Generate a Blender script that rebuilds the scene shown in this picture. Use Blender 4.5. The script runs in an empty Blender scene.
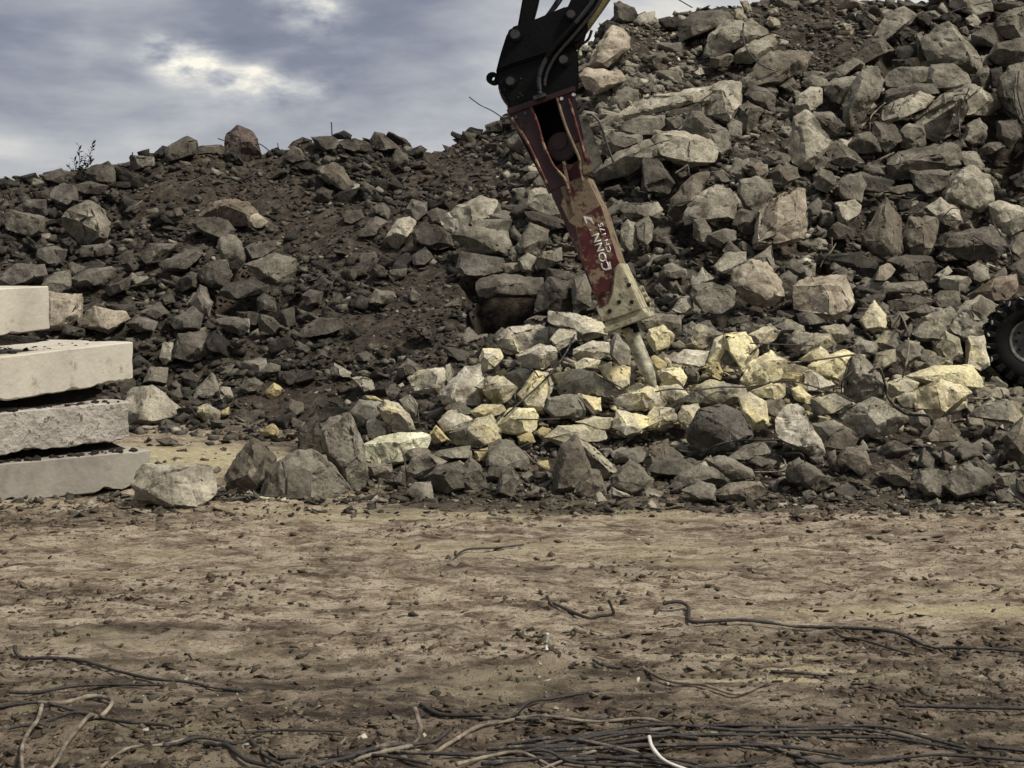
import bpy, bmesh, math, random
import numpy as np
from mathutils import Vector, noise as mnoise, Matrix
random.seed(7); rng = np.random.default_rng(11)
SC = bpy.context.scene; COL = SC.collection
# ------------------------------------------------------------------ camera
F, CX, HY, EYE = 1400.0, 512.0, 276.0, 1.6
cam_d = bpy.data.cameras.new('camera'); cam = bpy.data.objects.new('camera', cam_d); COL.objects.link(cam)
cam.location = (0, 0, EYE); cam.rotation_euler = (math.radians(90), 0, 0)
cam_d.sensor_width = 36; cam_d.lens = F/1024*36; cam_d.shift_y = -(384-HY)/1024
cam_d.clip_start = 0.1; cam_d.clip_end = 3000
SC.camera = cam
# ------------------------------------------------------------------ world + sun
SUN = Vector((0.50, -0.30, 0.80)).normalized()      # towards the brightest part of the overcast
w = bpy.data.worlds.new('World'); SC.world = w; w.use_nodes = True
nt = w.node_tree; nt.nodes.clear()
def N(t, ty, **k):
    n = t.nodes.new(ty)
    for a, b in k.items(): setattr(n, a, b)
    return n
sky = N(nt, 'ShaderNodeTexSky', sky_type='NISHITA'); sky.sun_disc = False
sky.sun_elevation = math.asin(SUN.z); sky.sun_rotation = math.atan2(SUN.x, SUN.y)
b1 = N(nt, 'ShaderNodeBackground'); b1.inputs[1].default_value = 0.05
nt.links.new(sky.outputs[0], b1.inputs[0])
tc = N(nt, 'ShaderNodeTexCoord')
def wnoise(scale, sx, sy, sz, detail=5, rough=.5, loc=(0, 0, 0), dist=0.0):
    m = N(nt, 'ShaderNodeMapping'); m.inputs['Scale'].default_value = (sx, sy, sz); m.inputs['Location'].default_value = loc
    nt.links.new(tc.outputs['Generated'], m.inputs[0])
    n = N(nt, 'ShaderNodeTexNoise'); n.inputs['Scale'].default_value = scale; n.inputs['Detail'].default_value = detail
    n.inputs['Roughness'].default_value = rough; n.inputs['Distortion'].default_value = dist
    nt.links.new(m.outputs[0], n.inputs['Vector']); return n
def wmath(op, a, b=None, c=None, clamp=False):
    n = N(nt, 'ShaderNodeMath', operation=op); n.use_clamp = clamp
    for i, v in enumerate((a, b, c)):
        if v is None: continue
        if isinstance(v, (int, float)): n.inputs[i].default_value = v
        else: nt.links.new(v, n.inputs[i])
    return n.outputs[0]
def wramp(fac, pts):
    r = N(nt, 'ShaderNodeValToRGB'); nt.links.new(fac, r.inputs[0])
    e = r.color_ramp.elements
    while len(e) < len(pts): e.new(.5)
    for q, (p, c) in zip(e, pts): q.position = p; q.color = (*c, 1)
    return r.outputs[0]
def wdir(px, py, power):        # a thin place in the cloud, a lobe round one direction of the sky
    d = Vector(((px-CX)/F, 1, (HY-py)/F)).normalized()
    v = N(nt, 'ShaderNodeVectorMath', operation='DOT_PRODUCT'); nt.links.new(tc.outputs['Generated'], v.inputs[0]); v.inputs[1].default_value = d
    return wmath('POWER', wmath('MAXIMUM', v.outputs['Value'], 0.0), power)
n1 = wnoise(3.6, 1, 1, 3.4, 6, .55, (.35, 0, .1), .35)
n3 = wnoise(27, 1, 1, 2.2, 6, .58, (2.3, 1, .7), .15)
n2 = wnoise(14, 1, 1, 2.6, 5, .55, (1.1, 2, .4), .3)
cl = wmath('ADD', wmath('MULTIPLY', wmath('SUBTRACT', wmath('ADD', wmath('MULTIPLY', n1.outputs[0], .72), wmath('MULTIPLY', n2.outputs[0], .28)), .5), .8), .54)
LOBES = [(-40, 95, 700, -.10), (60, 105, 700, -.11), (150, 118, 900, -.07), (240, 35, 900, -.08), (320, 60, 700, -.08), (420, 75, 600, -.05), (20, 5, 1200, -.06),
         (30, 52, 1500, .06), (110, 42, 1500, .07), (155, 55, 9000, .17), (172, 64, 9000, .07), (190, 66, 9000, .19), (208, 66, 14000, .18), (228, 78, 12000, .17), (252, 78, 12000, .19), (280, 86, 9000, .16), (312, 92, 9000, .08), (150, 72, 9000, -.03), (240, 58, 9000, -.05), (330, 96, 5000, .04), (90, 48, 5000, .04),
         (205, 80, 1300, .10), (0, 165, 900, .10), (130, 150, 1200, .05), (300, -5, 2500, .14), (330, 12, 5000, .08), (470, 150, 300, .07), (640, 20, 400, .16), (900, -20, 120, .16)]
for (px_, py_, pw_, k_) in LOBES:
    cl = wmath('ADD', cl, wmath('MULTIPLY', wdir(px_, py_, pw_), wmath('MULTIPLY', k_, (wmath('MULTIPLY', 5.0, wmath('SUBTRACT', n3.outputs[0], .31, None, True)) if pw_ > 2000 else 1.0))))
ccol = wramp(cl, [(.34, (.056, .062, .082)), (.45, (.090, .096, .120)), (.54, (.145, .149, .166)), (.64, (.22, .22, .222)), (.80, (.40, .38, .325))])
# an overcast sky is brighter overhead than near the horizon
sep = N(nt, 'ShaderNodeSeparateXYZ'); nt.links.new(tc.outputs['Generated'], sep.inputs[0])
up = wmath('ADD', 1.0, wmath('MULTIPLY', 0.25, wmath('MULTIPLY', wmath('SUBTRACT', sep.outputs[2], .25, None, True), 1.6, None, True)))
b2 = N(nt, 'ShaderNodeBackground'); nt.links.new(ccol, b2.inputs[0]); nt.links.new(up, b2.inputs[1])
mx = N(nt, 'ShaderNodeMixShader'); mx.inputs[0].default_value = .93
nt.links.new(b1.outputs[0], mx.inputs[1]); nt.links.new(b2.outputs[0], mx.inputs[2])
wo = N(nt, 'ShaderNodeOutputWorld'); nt.links.new(mx.outputs[0], wo.inputs[0])
sd = bpy.data.lights.new('sun', 'SUN'); sd.energy = 2.0; sd.angle = math.radians(10); sd.color = (1, .94, .84)
so = bpy.data.objects.new('sun', sd); COL.objects.link(so); so.rotation_euler = SUN.to_track_quat('Z', 'Y').to_euler(); so.location = (0, 0, 20)
vs = SC.view_settings; vs.view_transform = 'Standard'; vs.look = 'None'; vs.exposure = 1.38; vs.gamma = 1; vs.use_curve_mapping = False

# ------------------------------------------------------------------ materials
def material(name, cols, scale=3.0, rough=.85, bump=.5, bscale=None, rand=.0, metal=0.0, stretch=(1, 1, 1), detail=8, coord='Object', spots=None, spec=.3, bdist=.02, grain=False, dust=None):
    m = bpy.data.materials.new(name); m.use_nodes = True; t = m.node_tree; P = t.nodes['Principled BSDF']
    tcn = N(t, 'ShaderNodeTexCoord'); mp = N(t, 'ShaderNodeMapping'); mp.inputs['Scale'].default_value = stretch
    t.links.new(tcn.outputs[coord], mp.inputs[0])
    oi = N(t, 'ShaderNodeObjectInfo')
    ad = N(t, 'ShaderNodeVectorMath', operation='ADD'); sc_ = N(t, 'ShaderNodeVectorMath', operation='SCALE')
    cmb = N(t, 'ShaderNodeCombineXYZ'); t.links.new(oi.outputs['Random'], cmb.inputs[0]); t.links.new(oi.outputs['Random'], cmb.inputs[2])
    t.links.new(cmb.outputs[0], sc_.inputs[0]); sc_.inputs['Scale'].default_value = 37.0
    t.links.new(mp.outputs[0], ad.inputs[0]); t.links.new(sc_.outputs[0], ad.inputs[1])
    n = N(t, 'ShaderNodeTexNoise'); n.inputs['Scale'].default_value = scale; n.inputs['Detail'].default_value = detail; n.inputs['Roughness'].default_value = .62
    t.links.new(ad.outputs[0], n.inputs['Vector'])
    r = N(t, 'ShaderNodeValToRGB'); t.links.new(n.outputs[0], r.inputs[0]); e = r.color_ramp.elements
    k = len(cols)
    while len(e) < k: e.new(.5)
    for i, c in enumerate(cols): e[i].position = .34+.34*i/max(1, k-1); e[i].color = (*c, 1)
    out = r.outputs[0]
    if spots:
        n3 = N(t, 'ShaderNodeTexNoise'); n3.inputs['Scale'].default_value = spots[1]; n3.inputs['Detail'].default_value = 6; n3.inputs['Roughness'].default_value = .7
        t.links.new(ad.outputs[0], n3.inputs['Vector'])
        r3 = N(t, 'ShaderNodeValToRGB'); t.links.new(n3.outputs[0], r3.inputs[0]); r3.color_ramp.elements[0].position = spots[2]; r3.color_ramp.elements[1].position = spots[2]+spots[3]
        mxx = N(t, 'ShaderNodeMix', data_type='RGBA'); t.links.new(r3.outputs[0], mxx.inputs[0]); t.links.new(out, mxx.inputs[6]); mxx.inputs[7].default_value = (*spots[0], 1)
        out = mxx.outputs[2]
    if dust:       # yellow light on the heap, painted into the colour as noise patches
        n5 = N(t, 'ShaderNodeTexNoise'); n5.inputs['Scale'].default_value = dust[1]; n5.inputs['Detail'].default_value = 7; n5.inputs['Roughness'].default_value = .62
        mp5 = N(t, 'ShaderNodeMapping'); mp5.inputs['Location'].default_value = (7.7, 3.1, 5.2); t.links.new(ad.outputs[0], mp5.inputs[0]); t.links.new(mp5.outputs[0], n5.inputs['Vector'])
        r5 = N(t, 'ShaderNodeValToRGB'); t.links.new(n5.outputs[0], r5.inputs[0]); r5.color_ramp.elements[0].position = dust[2]; r5.color_ramp.elements[1].position = dust[2]+.16
        m5 = N(t, 'ShaderNodeMix', data_type='RGBA'); t.links.new(r5.outputs[0], m5.inputs[0]); t.links.new(out, m5.inputs[6]); m5.inputs[7].default_value = (*dust[0], 1); out = m5.outputs[2]
    if grain:
        n4 = N(t, 'ShaderNodeTexNoise'); n4.inputs['Scale'].default_value = 42; n4.inputs['Detail'].default_value = 5; n4.inputs['Roughness'].default_value = .75
        t.links.new(ad.outputs[0], n4.inputs['Vector'])
        r4 = N(t, 'ShaderNodeMapRange'); t.links.new(n4.outputs[0], r4.inputs[0]); r4.inputs[1].default_value = .3; r4.inputs[2].default_value = .7; r4.inputs[3].default_value = .55; r4.inputs[4].default_value = 1.45
        h4 = N(t, 'ShaderNodeHueSaturation'); t.links.new(r4.outputs[0], h4.inputs['Value']); t.links.new(out, h4.inputs['Color']); out = h4.outputs[0]
    if rand:
        mr = N(t, 'ShaderNodeMapRange'); t.links.new(oi.outputs['Random'], mr.inputs[0]); mr.inputs[3].default_value = 1-rand; mr.inputs[4].default_value = 1+rand
        hs = N(t, 'ShaderNodeHueSaturation'); t.links.new(mr.outputs[0], hs.inputs['Value']); t.links.new(out, hs.inputs['Color']); out = hs.outputs[0]
    t.links.new(out, P.inputs['Base Color']); P.inputs['Roughness'].default_value = rough; P.inputs['Metallic'].default_value = metal
    P.inputs['Specular IOR Level'].default_value = spec
    if bump:
        n2_ = N(t, 'ShaderNodeTexNoise'); n2_.inputs['Scale'].default_value = bscale or scale*6; n2_.inputs['Detail'].default_value = 10; n2_.inputs['Roughness'].default_value = .65
        t.links.new(ad.outputs[0], n2_.inputs['Vector'])
        b = N(t, 'ShaderNodeBump'); b.inputs['Strength'].default_value = bump; b.inputs['Distance'].default_value = bdist
        t.links.new(n2_.outputs[0], b.inputs['Height']); t.links.new(b.outputs[0], P.inputs['Normal'])
    return m
def rockmat(name, lo, mid, hi, spot, dust=None):
    return material(name, [lo, mid, hi], 3.2, .92, .8, 9, .24, spots=(spot, 8, .56, .12), spec=.2, bdist=.04, grain=True, dust=dust)
ROCK = {  # y, h, Y and G carry the heap's yellow light in their colour
 'd': rockmat('dark_rubble', (0.028, 0.024, 0.019), (0.075, 0.066, 0.052), (0.130, 0.117, 0.092), (0.050, 0.042, 0.031)),
 'k': rockmat('black_rubble', (0.015, 0.014, 0.012), (0.035, 0.032, 0.025), (0.060, 0.055, 0.045), (0.080, 0.070, 0.054)),
 'g': rockmat('grey_rubble', (.062, .055, .042), (.135, .122, .094), (.225, .207, .162), (0.085, 0.070, 0.048)),
 'b': rockmat('brown_rubble', (0.062, 0.052, 0.038), (0.125, 0.108, 0.081), (0.195, 0.170, 0.131), (0.085, 0.068, 0.045)),
 'l': rockmat('pale_rubble', (0.130, 0.115, 0.086), (0.265, 0.242, 0.184), (0.400, 0.370, 0.288), (0.120, 0.100, 0.070)),
 't': rockmat('tan_rubble', (.14, .117, .085), (.27, .232, .174), (.41, .36, .28), (.15, .12, .08)),
 'y': rockmat('yellow_lit_rubble', (.16, .142, .10), (.36, .33, .25), (.56, .525, .41), (.15, .13, .09), ((.54, .475, .27), 2.6, .42)),
 'h': rockmat('pale_lit_rubble', (.15, .135, .105), (.34, .31, .245), (.53, .495, .40), (.13, .112, .082), ((.47, .425, .275), 2.4, .47)),
 'e': rockmat('brown_grey_rubble', (.045, .039, .031), (.098, .087, .072), (.165, .149, .126), (.055, .046, .035)),
 's': rockmat('smooth_grey_concrete', (0.120, 0.108, 0.084), (0.160, 0.146, 0.113), (0.210, 0.190, 0.149), (0.100, 0.088, 0.066)),
 'Y': rockmat('yellow_rubble', (.19, .165, .10), (.40, .36, .24), (.62, .57, .40), (.18, .15, .10), ((.56, .505, .30), 2.2, .40)),
 'G': rockmat('grey_lit_rubble', (.07, .062, .048), (.15, .137, .107), (.25, .23, .182), (.085, .072, .053), ((.40, .36, .235), 2.4, .47)),
 'o': rockmat('rusty_rubble', (0.080, 0.055, 0.027), (0.170, 0.120, 0.059), (0.250, 0.180, 0.090), (0.070, 0.050, 0.027)),
 'O': rockmat('golden_slab', (.24, .20, .12), (.39, .34, .215), (.48, .43, .29), (.2, .165, .10)),
 'r': rockmat('reddish_rubble', (0.050, 0.036, 0.031), (0.085, 0.064, 0.052), (0.130, 0.100, 0.083), (0.060, 0.050, 0.036)),
 'p': rockmat('pinkish_rubble', (0.090, 0.068, 0.050), (0.160, 0.128, 0.095), (0.240, 0.200, 0.153), (0.100, 0.080, 0.054)),
 'w': rockmat('whitish_rubble', (0.260, 0.245, 0.162), (0.500, 0.480, 0.333), (0.680, 0.660, 0.486), (0.240, 0.200, 0.117)),
 'L': rockmat('light_grey_rubble', (0.170, 0.157, 0.131), (0.320, 0.300, 0.252), (0.450, 0.430, 0.360), (0.200, 0.180, 0.144)),
}
ROCK['T'] = ROCK['t']
TONEVAL = {'d': .05, 'k': .02, 'g': .30, 'b': .22, 'l': .6, 't': .55, 'y': .7, 'Y': .85, 'o': .3, 'O': .7, 'r': .1, 'p': .25, 'G': .34, 'e': .16, 'h': .6, 's': .3, 'w': .9, 'L': .7, 'T': .55}
def stonemat():
    m = bpy.data.materials.new('loose_stone'); m.use_nodes = True; t = m.node_tree; P = t.nodes['Principled BSDF']
    a = N(t, 'ShaderNodeAttribute'); a.attribute_name = 'tone'
    tcn = N(t, 'ShaderNodeTexCoord'); n = N(t, 'ShaderNodeTexNoise'); n.inputs['Scale'].default_value = 9; n.inputs['Detail'].default_value = 9; n.inputs['Roughness'].default_value = .78
    t.links.new(tcn.outputs['Object'], n.inputs['Vector'])
    sp = N(t, 'ShaderNodeSeparateColor'); t.links.new(a.outputs['Color'], sp.inputs[0])
    r = N(t, 'ShaderNodeValToRGB'); e = r.color_ramp.elements
    for q in range(3): e.new(.5)
    for q, (p, c) in zip(e, [(0, (.018, .016, .013)), (.2, (.056, .049, .038)), (.45, (.145, .131, .102)), (.75, (.31, .287, .225)), (1, (.5, .47, .37))]): q.position = p; q.color = (*c, 1)
    mm = N(t, 'ShaderNodeMath', operation='MULTIPLY_ADD'); t.links.new(n.outputs[0], mm.inputs[0]); mm.inputs[1].default_value = .8; mm.inputs[2].default_value = -.4
    m2 = N(t, 'ShaderNodeMath', operation='ADD'); m2.use_clamp = True; t.links.new(mm.outputs[0], m2.inputs[0]); t.links.new(sp.outputs[0], m2.inputs[1]); t.links.new(m2.outputs[0], r.inputs[0])
    mu = N(t, 'ShaderNodeMix', data_type='RGBA', blend_type='MULTIPLY'); t.links.new(sp.outputs[1], mu.inputs[0]); t.links.new(r.outputs[0], mu.inputs[6]); mu.inputs[7].default_value = (1.2, 1.08, .72, 1)
    t.links.new(mu.outputs[2], P.inputs['Base Color']); P.inputs['Roughness'].default_value = .93; P.inputs['Specular IOR Level'].default_value = .2
    b = N(t, 'ShaderNodeBump'); b.inputs['Strength'].default_value = .8; b.inputs['Distance'].default_value = .03
    n2_ = N(t, 'ShaderNodeTexNoise'); n2_.inputs['Scale'].default_value = 22; n2_.inputs['Detail'].default_value = 8
    t.links.new(tcn.outputs['Object'], n2_.inputs['Vector']); t.links.new(n2_.outputs[0], b.inputs['Height']); t.links.new(b.outputs[0], P.inputs['Normal'])
    return m
STONE = stonemat()
CLOD = material('brown_dirt_clods', [(.028, .021, .014), (.075, .057, .039), (.16, .127, .09)], 7, .95, .6, 30, spec=.15)
def groundmat():
    m = bpy.data.materials.new('packed_dirt'); m.use_nodes = True; t = m.node_tree; P = t.nodes['Principled BSDF']
    a = N(t, 'ShaderNodeAttribute'); a.attribute_name = 'dirt'
    sp = N(t, 'ShaderNodeSeparateColor'); t.links.new(a.outputs['Color'], sp.inputs[0])   # R pile soil, G damp, B pale
    tcn = N(t, 'ShaderNodeTexCoord')
    def nz(scale, st, detail=8, rough=.6):
        mp = N(t, 'ShaderNodeMapping'); mp.inputs['Scale'].default_value = st; t.links.new(tcn.outputs['Object'], mp.inputs[0])
        n = N(t, 'ShaderNodeTexNoise'); n.inputs['Scale'].default_value = scale; n.inputs['Detail'].default_value = detail; n.inputs['Roughness'].default_value = rough
        t.links.new(mp.outputs[0], n.inputs['Vector']); return n.outputs[0]
    def ramp(f, pts):
        r = N(t, 'ShaderNodeValToRGB'); t.links.new(f, r.inputs[0]); e = r.color_ramp.elements
        while len(e) < len(pts): e.new(.5)
        for q, (p, c) in zip(e, pts): q.position = p; q.color = (*c, 1)
        return r.outputs[0]
    def mix(f, A, B, bt='MIX'):
        n = N(t, 'ShaderNodeMix', data_type='RGBA', blend_type=bt)
        for s, v in ((0, f), (6, A), (7, B)):
            if isinstance(v, (int, float)): n.inputs[s].default_value = v
            elif isinstance(v, tuple): n.inputs[s].default_value = (*v, 1)
            else: t.links.new(v, n.inputs[s])
        return n.outputs[2]
    streak = nz(3.4, (1, 2.2, 1), 12, .72); fine = nz(12, (1, 1.9, 1), 10, .74); big = nz(.55, (1, 2.0, 1), 4)
    dry = ramp(streak, [(.36, (.10, .071, .046)), (.42, (.22, .165, .11)), (.49, (.385, .305, .212)), (.57, (.60, .505, .37))])
    dry = mix(ramp(fine, [(.40, (.95, .95, .95)), (.44, (0, 0, 0))]), dry, (.075, .052, .033))
    f2 = nz(34, (1, 2.4, 1), 6, .8)
    dry = mix(ramp(f2, [(.41, (.9, .9, .9)), (.465, (0, 0, 0))]), dry, (.11, .08, .052))
    dry = mix(ramp(f2, [(.57, (0, 0, 0)), (.66, (.7, .7, .7))]), dry, (.56, .49, .36))
    damp = ramp(streak, [(.38, (.036, .0255, .018)), (.47, (.10, .074, .051)), (.55, (.26, .205, .145))])
    damp = mix(ramp(fine, [(.58, (0, 0, 0)), (.66, (.5, .5, .5))]), damp, (.24, .2, .15))
    c = mix(sp.outputs[1], dry, damp)
    c = mix(sp.outputs[2], c, ramp(fine, [(.36, (.38, .31, .18)), (.6, (.68, .60, .38))]))
    soil = ramp(nz(7, (1, 1, 1), 12, .8), [(.36, (.014, .0105, .007)), (.47, (.047, .0365, .0255)), (.55, (.086, .068, .049)), (.64, (.16, .134, .10))])
    c = mix(sp.outputs[0], c, soil)
    t.links.new(c, P.inputs['Base Color']); P.inputs['Roughness'].default_value = .9; P.inputs['Specular IOR Level'].default_value = .25
    b = N(t, 'ShaderNodeBump'); b.inputs['Strength'].default_value = 1.0; b.inputs['Distance'].default_value = .05
    ba = N(t, 'ShaderNodeMath', operation='ADD'); t.links.new(fine, ba.inputs[0]); t.links.new(nz(45, (1, 1.6, 1), 6, .7), ba.inputs[1])
    t.links.new(ba.outputs[0], b.inputs['Height']); t.links.new(b.outputs[0], P.inputs['Normal'])
    return m
GROUND = groundmat()
M = {
 'black': material('black_machine_paint', [(.002, .002, .0022), (.005, .005, .005)], 4, .6, .25, 30, spec=.12, spots=((.012, .011, .009), 9, .6, .1)),
 'steel': material('dull_pin_steel', [(.04, .04, .04), (.09, .088, .085)], 12, .5, .2, metal=.6),
 'hose': material('hose_rubber', [(.008, .008, .008), (.025, .024, .023)], 20, .5, .1, spec=.5),
 'stickyellow': material('yellow_arm_paint', [(.12, .10, .045), (.24, .2, .09)], 7, .6, .3),
 'darkred': material('dark_red_paint', [(.012, .0025, .0035), (.032, .006, .008)], 5, .5, .2, 30, spec=.4, spots=((.10, .06, .04), 7, .6, .1)),
 'red': material('worn_red_paint', [(.042, .007, .008), (.06, .011, .011), (.09, .022, .018)], 6, .6, .2, 30, spec=.3, spots=((.21, .15, .095), 7.5, .53, .06)),
 'worn': material('rubbed_tan_paint', [(.10, .075, .045), (.165, .125, .078), (.23, .185, .12)], 7, .7, .3, 30, spots=((.05, .016, .013), 7, .52, .08)),
 'dusty': material('dust_covered_steel', [(.19, .168, .108), (.32, .29, .19), (.46, .425, .29)], 9, .75, .4, 40, spots=((.085, .07, .045), 12, .55, .1)),
 'chisel': material('scuffed_chisel_steel', [(.16, .155, .11), (.36, .345, .25), (.58, .55, .42)], 16, .6, .4, 50, metal=.15),
 'hole': material('dark_bolt_hole', [(.006, .005, .004), (.012, .011, .01)], 5, .8, 0),
 'white': material('worn_white_lettering', [(.5, .48, .43), (.72, .70, .65)], 20, .7, .1, spots=((.22, .1, .08), 26, .6, .05)),
 'tyre': material('muddy_tyre_rubber', [(.0035, .0035, .0035), (.009, .0085, .008)], 9, .8, .4, spec=.12, spots=((.035, .032, .026), 12, .63, .08)),
 'rim': material('dusty_rim_metal', [(.06, .058, .05), (.12, .115, .10), (.2, .19, .165)], 14, .7, .4),
 'mudedge': material('dried_mud', [(.25, .23, .17), (.45, .43, .34)], 14, .9, .3),
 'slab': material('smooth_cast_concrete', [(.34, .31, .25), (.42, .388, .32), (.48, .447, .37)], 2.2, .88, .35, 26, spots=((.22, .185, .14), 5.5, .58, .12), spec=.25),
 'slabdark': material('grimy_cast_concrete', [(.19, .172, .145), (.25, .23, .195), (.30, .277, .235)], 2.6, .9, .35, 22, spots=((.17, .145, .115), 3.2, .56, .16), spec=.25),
 'slabrough': material('pitted_cast_concrete', [(.26, .235, .2), (.36, .33, .285), (.43, .40, .345)], 6, .92, 1.0, 12, spots=((.12, .1, .08), 12, .58, .05), spec=.2, bdist=.05),
 'rebar': material('dark_rusty_rebar', [(.008, .0065, .0055), (.018, .014, .011), (.045, .034, .026)], 20, .6, .5, 80, spec=.5, spots=((.13, .105, .078), 7, .56, .07)),
 'palebar': material('mud_coated_bar', [(.06, .048, .036), (.15, .123, .092), (.28, .24, .18)], 16, .85, .4),
 'whitebar': material('bare_pale_bar', [(.36, .34, .30), (.6, .58, .53)], 16, .7, .2),
 'stem': material('dark_weed', [(.012, .014, .008), (.03, .034, .018)], 20, .9, 0),
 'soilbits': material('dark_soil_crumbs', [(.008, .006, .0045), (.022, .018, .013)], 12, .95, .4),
}
# ------------------------------------------------------------------ helpers
def tag(o, label=None, cat=None, group=None, kind=None):
    for k, v in (('label', label), ('category', cat), ('group', group), ('kind', kind)):
        if v: o[k] = v
    return o
def mesh_obj(name, verts, faces, mat, parent=None, smooth=False, loc=None):
    me = bpy.data.meshes.new(name); me.from_pydata([tuple(v) for v in verts], [], faces); me.update()
    if mat: me.materials.append(mat)
    if smooth: me.polygons.foreach_set('use_smooth', [True]*len(me.polygons))
    o = bpy.data.objects.new(name, me); COL.objects.link(o)
    if loc is not None:
        o.location = loc; L = Vector(loc)
        for v in me.vertices: v.co -= L
    if parent is not None:
        o.parent = parent; o.matrix_parent_inverse = Matrix.Translation(-Vector(parent.location))
    return o
def bm_obj(name, bm, mat, parent=None, smooth=False, loc=None):
    me = bpy.data.meshes.new(name); bm.to_mesh(me); bm.free()
    if mat: me.materials.append(mat)
    if smooth: me.polygons.foreach_set('use_smooth', [True]*len(me.polygons))
    o = bpy.data.objects.new(name, me); COL.objects.link(o)
    if loc is not None:
        L = Vector(loc); o.location = L
        for v in me.vertices: v.co -= L
    if parent is not None:
        o.parent = parent; o.matrix_parent_inverse = Matrix.Translation(-Vector(parent.location))
    return o
def world(px, py, Y): return Vector(((px-CX)/F*Y, Y, EYE+(HY-py)/F*Y))
# numpy value noise
def _h(ix, iy, s):
    n = (ix.astype(np.int64)*374761393+iy.astype(np.int64)*668265263+s*974634777) & 0xffffffff
    n = ((n ^ (n >> 13))*1274126177) & 0xffffffff
    return ((n ^ (n >> 16)) & 0xffff)/65535.0
def vnoise(x, y, s=0):
    x = np.asarray(x, float); y = np.asarray(y, float); ix = np.floor(x); iy = np.floor(y); fx = x-ix; fy = y-iy
    fx = fx*fx*(3-2*fx); fy = fy*fy*(3-2*fy)
    a = _h(ix, iy, s); b = _h(ix+1, iy, s); c = _h(ix, iy+1, s); d = _h(ix+1, iy+1, s)
    return (a*(1-fx)+b*fx)*(1-fy)+(c*(1-fx)+d*fx)*fy
def fbm(x, y, o=4, s=0, g=.5):
    t = 0; amp = 1; tot = 0
    for i in range(o):
        t = t+amp*vnoise(x*2**i+i*17.3, y*2**i-i*9.1, s+i); tot += amp; amp *= g
    return t/tot-.5
# ------------------------------------------------------------------ terrain
RID = [(-260, 200), (0, 181), (60, 173), (90, 169), (130, 162), (170, 149), (200, 147), (260, 153), (300, 145), (340, 140), (380, 144), (430, 153), (460, 143), (500, 126), (520, 110), (560, 82), (590, 46), (600, 24), (620, 12), (640, 14), (660, 20), (700, 12), (740, 6), (780, 1), (830, 1), (880, 4), (920, 8), (950, -2), (1024, -4), (1300, 10)]
RU = np.array([r[0] for r in RID], float); RV = np.array([r[1] for r in RID], float)
KU = [-260, 0, 150, 330, 400, 480, 560, 660, 780, 900, 985, 1030, 1300]
KN = {
 -260: [(10, 0), (12, 0), (13.5, 0), (15, .15), (17, 1.4), (19, 2.5)],
 0:    [(10, 0), (12, 0), (13.5, 0), (15, .15), (17, 1.4), (19, 2.5)],
 150:  [(10, 0), (12, 0), (13.5, 0), (14.8, .05), (17, 1.3), (19, 2.4)],
 330:  [(10.2, 0), (11.5, 0), (12.8, 0), (14, .12), (17, 1.45), (19, 2.4)],
 400:  [(10.2, 0), (11, .12), (12.2, .42), (13.6, .45), (16.5, 1.35), (19, 2.5)],
 480:  [(10.2, 0), (11, .15), (12.2, .62), (13.4, .78), (15.6, 1.2), (19, 2.8)],
 560:  [(10.0, 0), (10.9, .10), (12.0, .66), (13.5, .98), (15.2, 1.2), (18.5, 3.2)],
 660:  [(9.9, 0), (10.9, .14), (12.0, .62), (13.5, .98), (15.2, 1.55), (18.5, 3.6)],
 780:  [(9.9, 0), (10.9, .30), (12.0, .62), (13.5, 1.0), (15.0, 1.6), (18.5, 3.5)],
 900:  [(9.9, 0), (11.0, .36), (12.2, .66), (13.8, .86), (15.2, 1.3), (18.5, 3.4)],
 985:  [(9.9, 0), (11.0, .38), (12.5, .58), (14.2, .62), (15.6, 1.2), (18.5, 3.3)],
 1030: [(9.9, 0), (11.0, .38), (12.5, .5), (14.6, .45), (15.9, 1.2), (18.5, 3.3)],
 1300: [(9.9, 0), (11.0, .3), (12.5, .35), (14.6, .4), (15.9, 1.1), (18.5, 3.2)],
}
RY = {-260: 20.5, 0: 20.5, 150: 20.8, 330: 21, 400: 21, 480: 21.3, 560: 21.6, 660: 22.2, 780: 22.6, 900: 22.4, 985: 22.2, 1030: 22, 1300: 22}
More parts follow.
